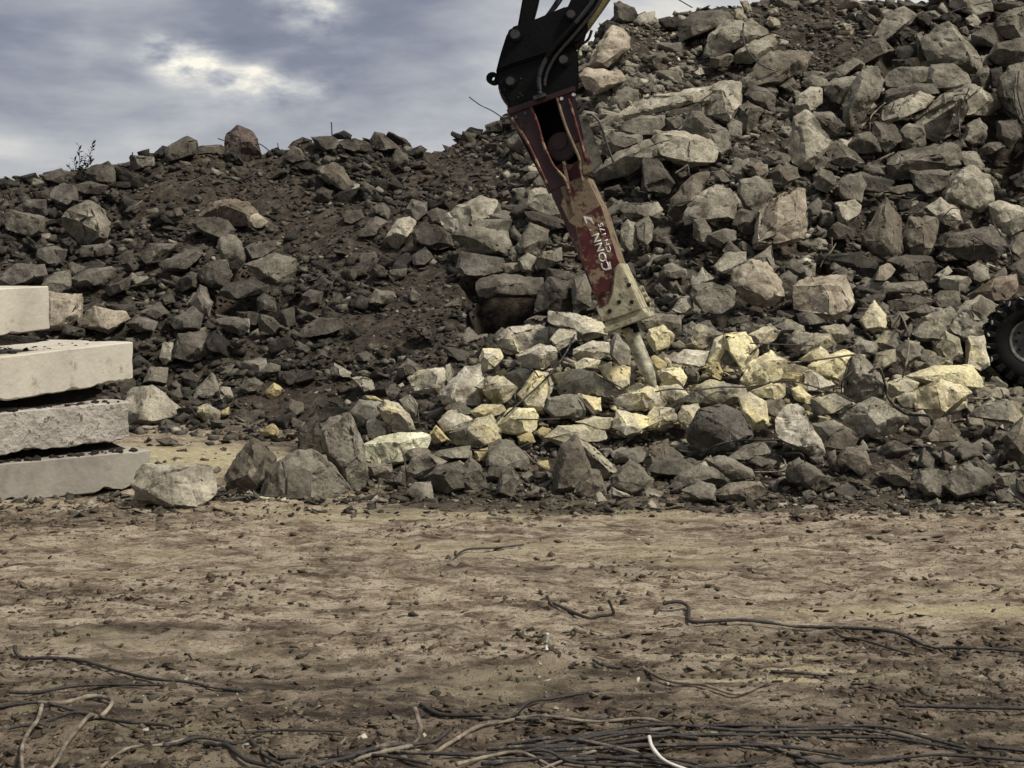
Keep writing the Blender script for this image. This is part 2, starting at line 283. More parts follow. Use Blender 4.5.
# bare earth areas (where only crumbs lie)
BARE = [(350, 225, 70, 30), (460, 170, 55, 22), (420, 290, 50, 28), (280, 200, 50, 22), (380, 330, 60, 22), (240, 160, 60, 14), (860, 40, 60, 28), (780, 20, 50, 18), (770, 145, 20, 22), (300, 400, 70, 25), (180, 190, 50, 25), (870, 470, 50, 25), (590, 465, 60, 12), (640, 40, 30, 14), (690, 265, 30, 12)]
def bare(u, v):
    b = np.zeros_like(u+v)
    for (a, c, rx, ry) in BARE: b = np.maximum(b, np.exp(-(((u-a)/rx)**2+((v-c)/ry)**2)))
    return b
PITS = []
def prof(u, k, c): return np.interp(u, KU, [KN[a][k][c] for a in KU])
def terrain(X, Y, fine=False):
    X = np.asarray(X, float); Y = np.asarray(Y, float); Ys = np.maximum(Y, 1.0)
    u = CX+F*X/Ys; u = np.clip(u, -260, 1300)
    v = np.interp(u, RU, RV); Yr = np.interp(u, KU, [RY[a] for a in KU]); Zr = EYE+(HY-v)/F*Yr
    ys = [prof(u, k, 0) for k in range(6)]+[Yr, Yr+3, Yr+9, Yr+16]; zs = [prof(u, k, 1) for k in range(6)]+[Zr, Zr-.6, Zr*.45, Zr*0]
    z = np.zeros_like(X+Y)
    for i in range(len(ys)-1):
        t = np.clip((Y-ys[i])/(ys[i+1]-ys[i]), 0, 1); z = np.where(Y >= ys[i], zs[i]+(zs[i+1]-zs[i])*t, z)
    # side ends of the pile
    z = z*np.clip((26-np.abs(X))/8, 0, 1)
    m = np.clip(z/.5, 0, 1)
    z = z+m*(.38*fbm(X*.55, Y*.55, 3, 5)+.22*fbm(X*1.7+9, Y*1.7, 3, 9))*np.clip(1.25-.9*np.clip((z/np.maximum(Zr, .5)-.8)*5, 0, 1), 0, 1)
    if fine:
        pv = HY-(z-EYE)*F/Ys
        rocky = m*np.clip(1-1.3*bare(u, pv), 0, 1)*np.where(u > 560, .17, .08)*np.clip((Yr-Y)/1.0, 0, 1)
        z = z-rocky
        for (a, c, rx, Yp, dz) in PITS:
            z = z-dz*np.exp(-((u-a)/rx)**4)*np.exp(-((Y-Yp)/.55)**4)*m
        z = z+m*(.15*fbm(X*5, Y*5, 4, 21, .6))
        flat = 1-m
        z = z+flat*(.036*fbm(X*1.6, Y*3.6, 4, 31, .6)+.045*fbm(X*7.0, Y*12, 3, 37, .65)+.06*np.clip(fbm(X*2.6+4, Y*6, 4, 41, .6)-.08, 0, 1)+.012*fbm(X*17, Y*22, 2, 43)+.03*(1-np.abs(2*fbm(X*2.2, Y*9, 3, 47, .6)))**4*np.clip(fbm(X*1.1, Y*2, 2, 49)*4+.4, 0, 1)-.012)
    return z
def hit(px, py, y0=8.8):
    Y = np.arange(y0, 26, .03); X = (px-CX)/F*Y; Z = EYE+(HY-py)/F*Y
    T = terrain(X, Y); i = np.nonzero(Z <= T)[0]
    return float(Y[i[0]]) if len(i) else None
PITS_ = [(252, 306, 38, .7), (508, 305, 36, 1.4), (905, 66, 26, .9), (1005, 140, 26, .8), (700, 255, 22, .3), (945, 190, 30, .35), (1000, 230, 30, .35), (880, 245, 30, .3), (668, 190, 30, .35), (840, 300, 22, .3), (600, 290, 25, .3), (985, 195, 25, .4)]
PITS = [(a, c, rx, hit(a, c)+.25, dz) for (a, c, rx, dz) in PITS_]
def gY(py): return EYE*F/(py-HY)

# ground sheet
xs = np.concatenate([[-600, -300, -150, -80, -50, -35], np.arange(-26, -9.5, .5), np.arange(-9.5, -4.3, .07), np.arange(-4.3, 4.3, .028), np.arange(4.3, 10, .07), np.arange(10, 27, .5), [35, 50, 80, 150, 300, 600]])
ys_ = np.concatenate([[-60, -20, -8, -2, 1, 2.5, 3.4], np.arange(4.0, 11.0, .024), np.arange(11.0, 24, .06), np.arange(24, 42, .6), [50, 70, 110, 200, 400, 900]])
GX, GY = np.meshgrid(xs, ys_); GZ = terrain(GX, GY, True)
nx, ny = len(xs), len(ys_)
V = np.stack([GX.ravel(), GY.ravel(), GZ.ravel()], 1)
idx = np.arange(nx*ny).reshape(ny, nx)
Q = np.stack([idx[:-1, :-1], idx[:-1, 1:], idx[1:, 1:], idx[1:, :-1]], -1).reshape(-1, 4)
base = terrain(GX, GY).ravel()
PU = CX+F*V[:, 0]/np.maximum(V[:, 1], 1); PV = HY+F*EYE/np.maximum(V[:, 1], 1)
x_, y_ = V[:, 0], V[:, 1]
soil = np.clip((base+.10*fbm(x_*3, y_*3, 3, 77)-.02)/.12, 0, 1)
soil = np.maximum(soil, np.clip((y_-9.45+.8*fbm(x_*1.2, y_*2, 3, 71)*1.4)/.4, 0, 1)*np.clip((x_+1.2)/.6, 0, 1)*.9)
def blob(cx, cy, rx, ry): return np.exp(-(((x_-cx)/rx)**2+((y_-cy)/ry)**2))
sn = fbm(x_*.9, y_*3.2, 4, 51)*2
damp = np.clip((5.75-y_)/.4+sn*2.2, 0, 1)*.95
damp = np.maximum(damp, np.clip(1.5*blob(.2, 7.6, 1.3, .25)+sn*1.6-.5, 0, 1)*.8)
damp = np.maximum(damp, np.clip(1.5*blob(2.2, 8.8, 1.6, .3)+sn*1.6-.5, 0, 1)*.7)
damp = np.maximum(damp, np.clip(1.5*blob(-1.5, 6.3, 1.6, .2)+sn*1.6-.5, 0, 1)*.7)
damp = np.maximum(damp, np.clip(1.5*blob(1.9, 6.0, 1.6, .45)+sn*.9-.25, 0, 1)*.8)
damp = np.maximum(damp, np.clip(1.3*blob(-2.5, 7.1, 1.3, .16)+sn*.9-.35, 0, 1)*.75)
damp = np.maximum(damp, np.clip(1.3*blob(-3.2, 9.3, 1.8, .35)+sn*.9-.2, 0, 1)*.85)
damp = np.maximum(damp, np.clip(fbm(x_*4, y_*7, 4, 91, .6)*5-.35, 0, 1)*.6)
pale = np.clip(1.5*blob(2.15, 6.72, 1.15, .22)+sn*1.2-.35, 0, 1)
pale = np.maximum(pale, np.clip(1.5*blob(-.6, 9.5, 2.2, .35)+sn*1.2-.45, 0, 1)*.55)
pale = np.maximum(pale, np.clip(1.4*blob(.4, 8.2, 1.6, .3)+sn*1.4-.55, 0, 1)*.45)
yel = np.clip(2.2*blob(-2.75, 12.2, 1.0, .9)-.3+sn*.7, 0, 1)
pale = np.maximum(pale, yel)
for (cx, cy) in ((1.05, 5.9), (1.2, 5.72), (1.0, 5.55)):
    pale = np.maximum(pale, np.clip(2.2*blob(cx, cy, .38, .028)-.5+sn*.6, 0, 1)*.9)
hz = base[Q].max(1) > .02
def ground_part(name, sel):
    me = bpy.data.meshes.new(name); q = Q[sel]; used = np.unique(q); remap = -np.ones(nx*ny, int); remap[used] = np.arange(len(used))
    vv = V[used]; qq = remap[q]
    me.vertices.add(len(vv)); me.vertices.foreach_set('co', vv.ravel())
    me.loops.add(qq.size); me.loops.foreach_set('vertex_index', qq.ravel())
    me.polygons.add(len(qq)); me.polygons.foreach_set('loop_start', np.arange(0, qq.size, 4)); me.polygons.foreach_set('loop_total', np.full(len(qq), 4))
    me.polygons.foreach_set('use_smooth', np.ones(len(qq), bool)); me.update(calc_edges=True)
    at = me.color_attributes.new('dirt', 'FLOAT_COLOR', 'POINT')
    c = np.stack([soil[used], damp[used], pale[used], np.ones(len(used))], 1); at.data.foreach_set('color', c.ravel())
    me.materials.append(GROUND); o = bpy.data.objects.new(name, me); COL.objects.link(o); return o
tag(ground_part('ground', ~hz), kind='structure')
tag(ground_part('earth_mound', hz), kind='structure')

# ------------------------------------------------------------------ rubble
ROCKS = """
#A 0 100 4
g|||515,230 525,222 610,228 615,262 520,280
d|||615,215 650,185 675,190 668,225 620,230
d|||665,225 670,190 710,165 745,148 782,165 782,215 720,235 670,250
d|||785,185 880,180 895,190 895,215 790,215
d|||335,290 370,262 430,250 460,275 455,325 380,335
g|||200,375 215,345 250,335 300,345 305,400 270,430 225,410
g|pale leaning boulder|pale grey rounded boulder leaning on the far left slope, biggest stone there|240,505 275,450 350,410 395,430 430,500 420,550 365,575 320,570
g|||95,420 100,400 180,400 185,455 165,470 100,450
g|cracked left boulder|grey block with a crack across it near the left edge of the slope|12,455 60,445 170,470 165,525 120,545 35,520
g|||130,370 190,360 195,395 140,400
d|||160,300 240,275 260,300 250,335 180,325
d|||310,340 360,325 430,345 400,375 310,375
d|||435,335 500,325 540,340 520,350 445,350
d|||900,250 905,215 935,183 960,210 970,255
p|red domed boulder|wide reddish brown domed boulder half buried in the left slope|785,460 850,415 920,397 990,415 1022,450 1000,500 940,500 850,470
d|||770,490 830,470 910,480 935,520 900,560 850,545 790,520
d|||795,690 840,650 900,650 925,700 900,750 840,745
g|||295,615 330,590 370,590 370,625 320,635
g|||330,585 430,575 450,590 440,615 380,625
d|||230,565 280,550 305,575 290,615 250,600
g|||480,665 520,628 555,660 530,685
d|||555,610 600,575 680,580 710,575 650,640 590,655
d|||640,650 740,610 800,580 805,620 740,680 660,680
g|||0,715 60,660 170,660 180,700 100,740 0,745
l|||170,740 220,695 275,685 280,740 240,768 180,765
g|||280,715 340,680 440,670 460,690 380,740 300,745
g|||420,740 470,700 515,695 520,720 450,745
d|||690,740 760,690 800,700 790,750 720,765
g|||-20,580 30,590 25,615 -20,620
g|||155,600 210,585 265,600 250,650 190,655 150,630
g|||420,360 450,355 480,375 460,400 425,405
g|||355,395 380,385 395,405 380,420
l|||760,385 790,378 810,400 795,412 760,400
l|||690,440 720,432 735,460 710,470
d|||-20,320 30,312 60,330 40,350 -20,355
d|||70,310 140,292 150,315 110,330
#B 200 120 4
r|red ridge boulder|tall reddish boulder standing up on the crest of the left ridge|100,120 98,95 110,60 150,30 200,45 222,80 225,110 240,140 180,160 110,150
g|||100,135 130,105 155,115 165,160 120,170
d|||285,120 310,110 335,130 310,140
g|||355,110 375,85 410,72 445,80 450,110 400,120
d|||450,70 530,68 560,90 540,120 500,125 465,100
d|||530,60 575,42 605,60 600,75 545,78
d|||560,85 620,75 680,95 688,118 620,130 570,110
d|pointed ridge rock|grey rock with a pointed top on the ridge under the open sky|677,90 700,50 735,60 795,112 740,125 690,110
d|||335,150 370,105 400,115 420,160 370,170
g|||810,130 880,103 905,120 870,140 820,142
g|||830,175 890,163 912,180 880,195 835,190
b|long tilted slope slab|long brownish slab lying tilted on the bare earth below the ridge|480,200 530,175 570,190 612,260 590,285 555,270 500,235
d|||430,230 460,215 500,250 480,275 440,260
g|||465,290 490,272 528,285 520,320 480,330
d|||380,180 430,165 480,190 470,205 400,195
g|upright cave-side block|grey upright block standing left of the small dark cave in the left slope|70,510 85,470 130,462 168,490 172,560 150,605 105,580
g|||0,600 40,570 100,565 122,620 105,660 50,665 0,650
g|cave roof boulder|large grey boulder with a jutting lower edge roofing the small left cave|195,580 240,565 300,540 380,560 378,630 340,665 240,640
g|||180,510 230,490 298,480 300,515 250,550 205,555
k|||70,700 120,655 200,640 270,665 265,690 150,720
g|||230,720 255,695 295,715 305,768 235,768
g|||280,690 305,672 330,700 320,730 290,715
g|||325,680 350,658 383,675 375,700 335,705
g|||0,665 25,675 42,740 10,768 -10,768
g|||410,700 440,680 490,690 480,735 430,740
g|||385,660 410,655 428,680 410,695
g|||420,630 470,602 493,615 470,640 425,650
g|||460,650 490,630 530,650 520,685 480,690
l|steep tilted bar|pale grey oblong block tilted steeply up to the right in mid slope|735,480 790,400 835,392 860,410 850,440 790,515 760,510
g|||635,465 670,410 700,390 740,410 700,460 650,472
d|||860,450 880,415 930,410 1000,460 1005,500 950,520 870,500
g|||910,370 950,352 990,370 1000,395 960,420 920,410
g|||815,370 850,320 905,330 905,370 870,400
d|||570,370 640,358 655,390 610,415 578,410
g|||610,420 650,402 665,415 635,440
l|||690,350 730,330 758,360 750,400 700,370
g|||665,610 700,575 735,590 755,630 700,628
l|||755,600 825,595 820,625 780,640
l|||680,730 705,680 775,690 780,725 720,740
l|||830,690 845,670 880,700 870,735 840,720
d|||570,665 595,632 613,660 600,680 572,680
g|||615,690 650,675 685,690 660,715
g|||595,740 640,700 680,720 660,760
g|||845,545 900,510 930,550 900,580 860,580
t|small tan block|small tan block resting on the slope beside the reddish dome|187,410 190,380 230,375 268,405 240,430 195,430
l|||400,374 430,362 440,372 410,382
l|||445,362 495,352 497,362 455,370
#C 200 312 4
g|||60,30 130,20 185,35 195,60 170,90 110,65
g|||150,0 230,0 240,20 220,55 160,25
d|||240,10 290,25 325,60 290,90 235,70
d|||400,90 430,50 490,25 560,30 570,60 520,85 420,105
d|||595,70 620,50 650,85 630,105 595,100
g|||850,60 895,60 935,90 930,120 890,100
g|||240,240 280,205 325,215 320,235 250,250
g|||160,310 175,268 220,265 250,285 230,320 175,325
y|||262,320 295,287 335,315 300,345 265,345
l|||75,340 80,298 120,305 132,350 100,365
g|||345,385 370,355 410,365 413,395 375,420
l|||515,240 540,208 600,240 605,262 570,260 540,245
l|||608,265 650,258 690,275 695,310 660,320
g|||740,310 775,283 810,310 805,345 765,350
g|||790,230 830,190 895,225 870,245 790,262
g|tall spire boulder|tallest grey boulder of the front row, rising behind the leaning slab|395,560 410,480 450,425 470,375 510,365 560,385 595,410 610,440 560,520 500,560 480,570 430,570
s|dark leaning slab|dark smooth slab leaning to the left against the tallest front boulder|495,480 530,440 600,415 625,480 635,560 665,640 660,720 600,725 560,620 500,560
s|flat faced slab|smooth dark slab with a pointed top edge lying on the ground in front|335,600 400,560 450,558 530,620 597,715 560,730 440,740 400,700
b|left front boulder|rough brownish boulder with a dark underside at left of the front group|95,655 180,560 205,515 255,540 290,590 290,640 240,700 190,745 130,720
g|||245,740 275,640 320,605 435,640 435,745 330,755
y|||-5,385 30,370 85,405 75,435 30,440 -10,420
y|||80,400 115,380 120,410 90,420
y|||228,480 290,447 312,470 312,495 245,498
y|||600,420 640,355 720,365 735,400 690,440 640,450
y|||710,380 740,358 790,370 830,410 860,485 790,498 740,440
y|||670,440 700,430 745,460 760,495 700,520 675,490
y|||660,335 700,338 735,358 690,362
w|pale table slab|broad pale slab with a flat bright top in the left of the heap|640,570 640,545 700,510 790,490 880,485 912,510 905,545 820,570 810,600 740,610 650,590
b|||810,550 905,545 935,572 840,595
b|||640,610 760,610 765,640 740,680 680,660 640,630
y|||910,500 945,458 1000,515 940,528
g|||820,640 850,590 920,570 980,600 930,640 890,670
g|||830,720 860,685 920,680 930,750 860,750
g|||770,665 800,640 825,650 830,700 790,690
y|||960,430 990,400 1024,395 1035,440 1015,470 970,460
g|||800,355 840,335 870,370 860,440 830,410
#D 400 312 4
l|big rounded pale boulder|largest rounded pale boulder at the top left of the broken heap|392,110 440,65 540,52 600,80 600,120 540,150 470,165 410,140
l|pale crest slab|long pale boulder sloping to the right on the heap crest behind the breaker tip|598,0 700,10 760,30 810,45 815,85 740,110 660,70 600,40
l|||605,110 640,70 700,75 705,110 640,150
l|||470,175 560,130 620,145 630,190 580,225 500,215
l|||320,185 335,152 400,150 412,180 370,225 325,220
l|||25,265 80,235 170,228 182,275 150,320 70,325
l|||160,330 200,280 260,230 315,220 330,280 320,370 240,375 180,360
l|||185,215 200,210 215,240 195,290 180,270
y|||310,300 350,265 400,260 470,305 440,340 390,375 340,330
d|||430,250 480,225 520,235 525,280 490,310 450,290
y|||385,240 415,228 430,250 400,265
y|||480,330 540,240 590,250 610,290 600,330 575,400 520,390
y|||620,250 690,228 770,240 760,270 640,292
d|||630,295 700,275 790,265 835,300 830,340 650,332
l|||700,150 770,118 830,125 832,165 790,190 700,185
l|||697,205 740,185 800,195 790,225 710,230
y|bright cracked block|yellowish bright block with a dark crack just left of the chisel|795,215 850,208 915,225 912,290 880,310 830,270
g|||585,390 595,345 680,335 720,335 740,415 620,425
y|||720,335 800,345 805,395 770,410 740,380
l|||155,440 210,395 285,430 260,465 175,480
d|||180,380 235,358 290,395 270,410 190,395
y|||285,400 330,372 410,375 425,395 370,420 320,425
y|||200,485 310,430 360,415 395,470 395,515 320,540 230,525
Y|yellow rough block|rough yellow block among grey ones in the middle of the heap|395,450 440,390 530,390 552,420 550,470 480,490 400,480
g|||355,610 360,530 400,512 450,520 510,590 510,630 420,605
g|||345,660 370,605 430,610 440,650 410,670
g|||390,720 405,640 440,620 475,665 450,735
l|||590,500 640,460 730,455 820,480 830,510 740,515 640,530
y|||710,440 780,420 850,425 870,460 800,470
y|||855,460 870,395 950,410 1010,430 960,480 900,495
b|dark peaked boulder|dark brownish boulder with a plain front face and peaked top at the heap foot|620,715 620,620 645,540 700,498 755,600 760,660 700,725
b|||700,500 760,530 805,590 870,640 800,665 755,600
b|||700,720 760,630 800,640 820,725 740,740
g|||850,660 920,600 960,615 1010,670 990,710 930,725 850,690
g|||860,600 870,560 960,540 1000,580 960,610
b|||975,600 1000,540 1050,530 1060,590 1024,650
y|||545,480 570,458 600,470 580,505
y|||470,500 520,480 540,520 480,530
g|||95,670 150,620 230,605 260,640 250,700 180,720 110,700
g|||240,650 280,585 320,620 350,700 300,720 250,700
g|||130,560 220,545 285,535 285,580 160,590
l|||850,120 870,95 920,150 915,210 880,215 840,170
y|||860,350 930,330 1000,290 1024,300 1040,360 960,390 880,385
y|||900,310 960,285 1010,320 980,360 920,350
y|||550,600 590,595 600,630 560,635
l|||405,190 450,195 480,215 430,225
y|||300,560 350,545 360,600 310,600
g|||490,40 545,15 590,20 570,60 510,50
#E 400 120 4
l|long diagonal boulder|long pale boulder rising diagonally left of the breaker body|165,400 230,350 320,310 380,330 360,385 300,410 220,450 175,430
l|||290,410 340,398 440,400 443,450 400,440 300,430
g|stacked flat boulder|broad grey layered boulder stacked above the dark cave left of the breaker|220,460 260,430 330,435 420,450 435,500 430,540 310,535 240,500
g|||235,590 250,530 330,545 425,560 430,600 340,625 260,625
g|||470,500 520,420 595,440 590,490 550,540 480,535
g|||440,440 455,425 490,465 470,485 445,470
g|||430,520 450,505 480,545 460,570 435,550
t|small bright cube|small bright tan block wedged among grey stones above the dark cave|405,590 415,575 475,572 482,600 430,615
l|||475,560 510,535 545,550 530,605 490,605
g|||535,575 570,530 640,515 645,560 600,590 550,600
d|cave lintel slab|dark slab forming the flat roof over the black cave behind the heap|300,650 320,630 420,620 560,635 565,690 560,705 320,705
d|||545,768 555,680 600,635 680,650 690,768
g|||690,700 700,640 745,620 760,680 760,750 700,768
l|||510,340 530,280 600,278 650,320 650,380 600,385
d|||505,370 560,370 650,400 660,430 600,440 520,400
g|||480,240 520,205 560,205 540,235 500,250
g|||535,250 570,205 600,215 600,270 545,270
g|||475,200 520,180 560,190 540,205 490,210
d|||60,445 100,410 160,430 210,480 150,515 60,500
l|||410,215 430,205 445,225 425,240
g|||405,290 430,280 440,295 415,310
g|||360,335 400,330 415,370 370,380
g|||415,380 450,370 475,395 430,400
d|||260,45 280,28 330,40 320,65 270,60
d|||340,20 390,5 440,0 450,30 410,45 350,42
g|||430,80 470,62 490,85 450,110
d|||440,20 480,10 490,50 450,60
g|||885,430 910,400 945,420 950,500 920,525 885,490
g|||945,420 990,390 1015,420 1010,480 975,500 950,470
g|||880,350 900,335 1024,330 1044,360 1024,390 920,395
#F 580 0 4
g|long ramp slab|long narrow grey slab rising to the right behind the breaker body|60,700 150,610 280,560 315,580 310,620 200,690 90,720
g|||90,580 130,525 240,545 240,570 100,620
T|upper tan boulder|upper of two tan boulders on the crest beside the black coupler|105,130 130,110 170,120 195,150 190,190 130,240 110,265 40,255 60,200
T|lower tan boulder|lower of two tan boulders on the crest beside the black coupler|0,300 30,275 120,285 160,290 178,320 110,340 70,375 30,355
d|||85,100 110,80 150,95 150,115 100,130 75,135
d|||140,15 160,8 215,30 235,60 220,80 140,85
l|pale capped slab|wide smooth pale slab with a dark underside near the top of the tall pile|500,215 522,190 530,130 590,90 680,88 730,120 745,135 640,190 540,225
l|||615,240 640,200 700,165 760,145 785,170 770,200 690,250 630,250
b|flat topped hull slab|dark boat-shaped slab with a flat pale top high on the pile|640,345 720,250 760,215 860,205 905,220 890,280 800,335 660,365
t|||615,80 620,40 650,30 668,80
t|||640,5 670,5 690,45 670,50
t|||735,90 760,68 800,75 810,105 770,112
t|||750,40 790,30 797,60 760,65
b|||518,270 525,230 600,215 620,235 600,260
l|||445,285 480,265 498,295 465,310
g|||220,350 240,330 290,335 308,365 250,375
l|split layered slab|wide pale slab broken into layers on the pile right of the coupler|165,445 230,400 350,370 430,355 520,345 500,400 430,415 330,440 180,475
l|||480,370 560,335 640,335 640,420 600,490 500,450
g|||170,490 250,465 330,465 340,500 300,540 230,540 170,520
g|||410,520 450,445 500,460 590,530 595,590 570,615 500,560
l|pale oval boulder|big smooth pale oval boulder lying right of the breaker top|300,560 310,528 430,535 510,560 545,600 535,640 440,660 310,620
g|||345,475 400,462 420,490 380,530 345,510
g|||665,380 690,345 750,355 780,390 770,440 710,420
g|||730,340 770,332 795,375 780,390
g|||640,490 640,430 670,410 730,440 690,520 650,530
g|||590,500 610,475 645,495 645,540 600,565
b|||380,690 430,660 440,700 400,715
l|||860,440 870,390 920,352 965,360 970,410 920,445 880,460
l|tall arched boulder|tall pale boulder with a narrow top in the middle of the tall pile|845,570 860,480 905,450 950,490 1000,560 960,620 920,680 870,660 840,620
g|||735,625 780,605 840,625 830,655 750,660
b|||760,690 800,660 870,670 870,710 800,750 765,740
g|||640,740 660,720 760,720 770,768 640,768
g|||650,670 690,645 745,660 750,700 690,710
g|||520,690 570,680 615,720 580,730 530,720
g|||935,700 970,680 1020,710 1020,750 960,745
g|||925,650 970,625 1000,640 990,670 940,680
g|||940,450 1010,450 1024,480 1024,545 980,510
g|||890,330 930,300 990,315 1000,340 920,360
g|||800,345 850,312 875,350 850,375
d|||310,80 360,65 400,80 400,115 330,110
d|||400,100 470,50 560,40 610,60 600,85 500,110 410,160
l|||795,180 800,155 835,165 830,185
g|||260,230 330,205 345,225 290,255
#G 800 0 4.571
g|largest rough boulder|largest rough rounded boulder high on the right side of the tall pile|575,220 560,170 600,140 680,110 760,190 820,260 820,320 770,330 680,260 600,270
g|||535,160 555,150 575,210 590,290 540,260
g|||100,345 190,320 250,270 270,290 200,350 120,365
d|||250,270 330,170 370,160 420,230 330,270 270,300
g|overhanging slab|long curved grey slab overhanging a deep black hollow at upper right|330,200 390,75 470,38 525,75 500,110 420,160 370,200
k|||440,170 455,155 520,160 530,190 470,205
k|||445,210 530,200 530,260 450,260
k|||420,275 500,265 520,300 430,330
d|||525,75 560,58 605,75 600,120 570,125
d|||515,35 555,3 595,25 595,50 540,55
d|||640,75 690,55 735,75 735,105 700,118
l|||760,85 790,62 830,100 810,130 770,110
g|||690,0 720,-25 860,-25 875,50 820,85 740,50 690,30
g|||900,90 960,50 1024,30 1050,100 1024,170 950,165 905,130
d|||790,160 850,120 910,140 930,180 880,210 800,200
d|||870,260 900,200 1024,175 1060,240 1024,300 930,300
g|||790,380 810,330 850,300 870,330 870,415 820,400
d|||870,320 920,310 930,400 880,400
g|round edge boulder|big rounded boulder cut by the right edge with a rebar hanging over it|925,370 960,315 1024,295 1080,330 1090,480 1060,540 1024,560 960,500 925,440
g|||395,350 440,315 590,303 580,370 460,400 400,390
g|||580,360 600,300 700,295 760,340 770,380 700,410 600,410
d|||390,470 405,415 520,385 600,385 625,425 560,440 430,450
l|||370,540 390,490 540,423 600,450 570,490 450,540 390,570
l|broad chipped slab|broad pale slab with a chipped lower lip in the right pile|520,580 590,500 660,430 770,390 810,410 760,450 735,550 720,600 630,640 570,610
g|||460,600 500,568 560,580 573,640 530,680 470,670
l|||735,520 770,450 830,412 920,460 925,490 870,520 770,530
g|||745,640 770,570 820,545 855,580 850,640 790,660
g|||820,690 860,655 920,645 935,670 880,700 830,710
g|||205,480 230,420 270,360 285,315 350,310 390,370 340,430 310,510 260,590 215,560
g|||110,395 170,358 250,355 255,390 200,480 150,460
g|||340,560 440,570 460,640 400,690 340,650
g|||225,660 270,615 320,605 350,640 370,690 300,700 230,690
g|||120,690 150,640 230,680 290,740 200,765 140,740
g|||55,740 90,715 130,730 110,760
l|||335,420 350,402 388,405 380,425
l|||305,490 330,465 350,485 320,510
d|||60,520 140,515 200,570 205,620 150,600
t|||160,120 200,105 260,120 240,155 170,155
d|||270,90 300,80 335,110 320,140 280,130
g|||700,650 740,635 760,670 720,680
d|||910,560 990,550 1010,620 960,680 910,620
g|||15,360 60,345 110,370 100,400 20,395
g|||730,130 760,120 775,165 740,150
#H 640 160 4.655
T|tan striped block|upright tan block with ridged stripes across its face in the slope|535,385 560,240 620,170 760,145 765,300 755,360 640,400 540,405
T|hexagonal tan stone|flat-faced tan six-sided stone below and left of the striped block|430,580 450,520 520,470 590,480 650,570 665,630 570,682 490,650
T|square tan boulder|squarish tan boulder with a rough face above the yellow heap|725,640 720,590 800,550 950,545 985,660 960,700 900,738 800,710 730,690
l|pale pillow block|pale smooth block lying right of the red breaker body in the slope|210,260 250,180 350,120 410,140 440,200 430,270 330,275 220,295
b|||135,250 150,180 240,90 320,60 300,120 240,180 210,280 160,280
d|||15,130 20,0 80,0 160,110 130,150 40,150
g|||460,150 470,100 550,85 600,115 625,160 560,210 540,270 490,220
g|||610,110 620,40 680,20 730,40 725,90 660,120
b|||500,20 570,5 595,50 560,85 510,60
g|||815,80 840,45 890,60 910,110 870,150 820,130
g|||250,360 255,285 300,280 330,330 310,395 280,390
g|||315,345 400,320 450,330 440,370 380,405 320,380
d|||430,300 470,230 530,250 540,330 480,360
g|||385,420 415,375 470,425 400,445
l|||345,495 400,435 490,430 485,470 430,530 360,520
g|||530,460 610,402 625,500 590,500
g|||105,540 110,495 150,480 210,510 215,540 160,550
l|||243,580 290,505 340,550 290,580
g|||243,640 250,590 340,575 440,610 435,670 380,710 300,700
l|||150,700 190,645 240,645 245,690 200,715
g|||645,545 690,520 730,545 720,600 670,610
g|||800,340 825,308 865,330 830,360
g|||775,220 830,180 850,210 830,260 790,260
g|||860,350 920,290 1000,330 960,350
g|||680,500 700,470 750,480 770,520 710,530
g|||890,530 950,500 1000,520 980,560
g|||915,120 960,80 1024,60 1044,120 1024,190 950,180
b|||65,600 90,575 125,610 110,645 75,630
g|||140,570 170,565 200,620 150,620
g|||730,715 800,710 860,750 820,768 750,768
k|||820,480 840,440 1024,430 1024,500
l|||665,620 710,610 720,640 690,650
#I 820 140 5.02
g|long layered boulder|long low layered boulder across the middle of the right pile|350,120 400,65 520,40 620,15 690,40 690,120 640,150 460,155 450,190 370,195
g|||680,60 790,60 835,150 720,140
g|||455,155 660,160 665,215 620,245 540,265 480,225
l|pitted upright block|pale pitted block with a straight left edge in the right pile|690,215 720,150 770,140 850,185 858,300 800,360 720,330 640,300 640,260
l|||855,330 920,310 1024,340 1044,400 1024,430 950,475 880,420
g|||945,540 980,485 1024,465 1060,520 1024,600 960,560
l|||540,340 610,298 690,350 715,400 690,440 620,415
b|dark pentagon boulder|dark smooth five-sided boulder standing on its point in the right pile|225,480 330,305 400,400 405,560 340,600 280,570 230,520
b|||415,510 460,450 455,395 530,388 600,400 590,480 530,580 470,570
d|||590,530 640,470 740,450 860,440 930,530 880,590 760,600 620,560
g|||585,590 620,545 670,550 690,600 620,610
d|||350,610 400,580 560,590 600,640 560,700 430,660
t|||275,700 300,640 350,615 380,650 330,710
g|||400,680 430,650 490,660 490,700 430,715
g|||330,740 350,720 510,710 555,768 330,768
l|||600,720 620,685 740,685 765,710 740,755 640,760
l|||575,680 650,633 670,660 600,700
g|||745,640 790,615 855,635 850,690 800,720 750,700
g|||855,690 930,635 935,680 880,710
p|brown wedge plate|flat brownish wedge-shaped plate just above the black tyre|740,790 880,700 975,680 985,760 940,800 800,810
d|||945,640 1024,600 1060,660 1024,720 960,710
l|||75,320 180,300 210,330 190,380 120,430 90,390
d|||30,470 80,420 180,450 210,490 60,500
g|||220,150 240,125 300,130 320,170 280,190
d|||80,230 130,180 210,165 300,200 380,210 300,260 120,260
g|||320,260 360,235 470,220 480,250 400,275
d|||385,330 410,300 460,305 455,350 400,360
g|||420,10 520,-20 530,20 500,45 430,45
k|||0,590 90,580 310,605 300,640 100,640 0,620
g|||45,650 70,615 110,640 90,665
g|||60,680 120,645 170,670 160,710 90,700
d|||950,190 1024,155 1044,200 1024,230 980,235
#J 640 312 4
g|||0,40 60,5 150,20 165,80 100,120 20,70
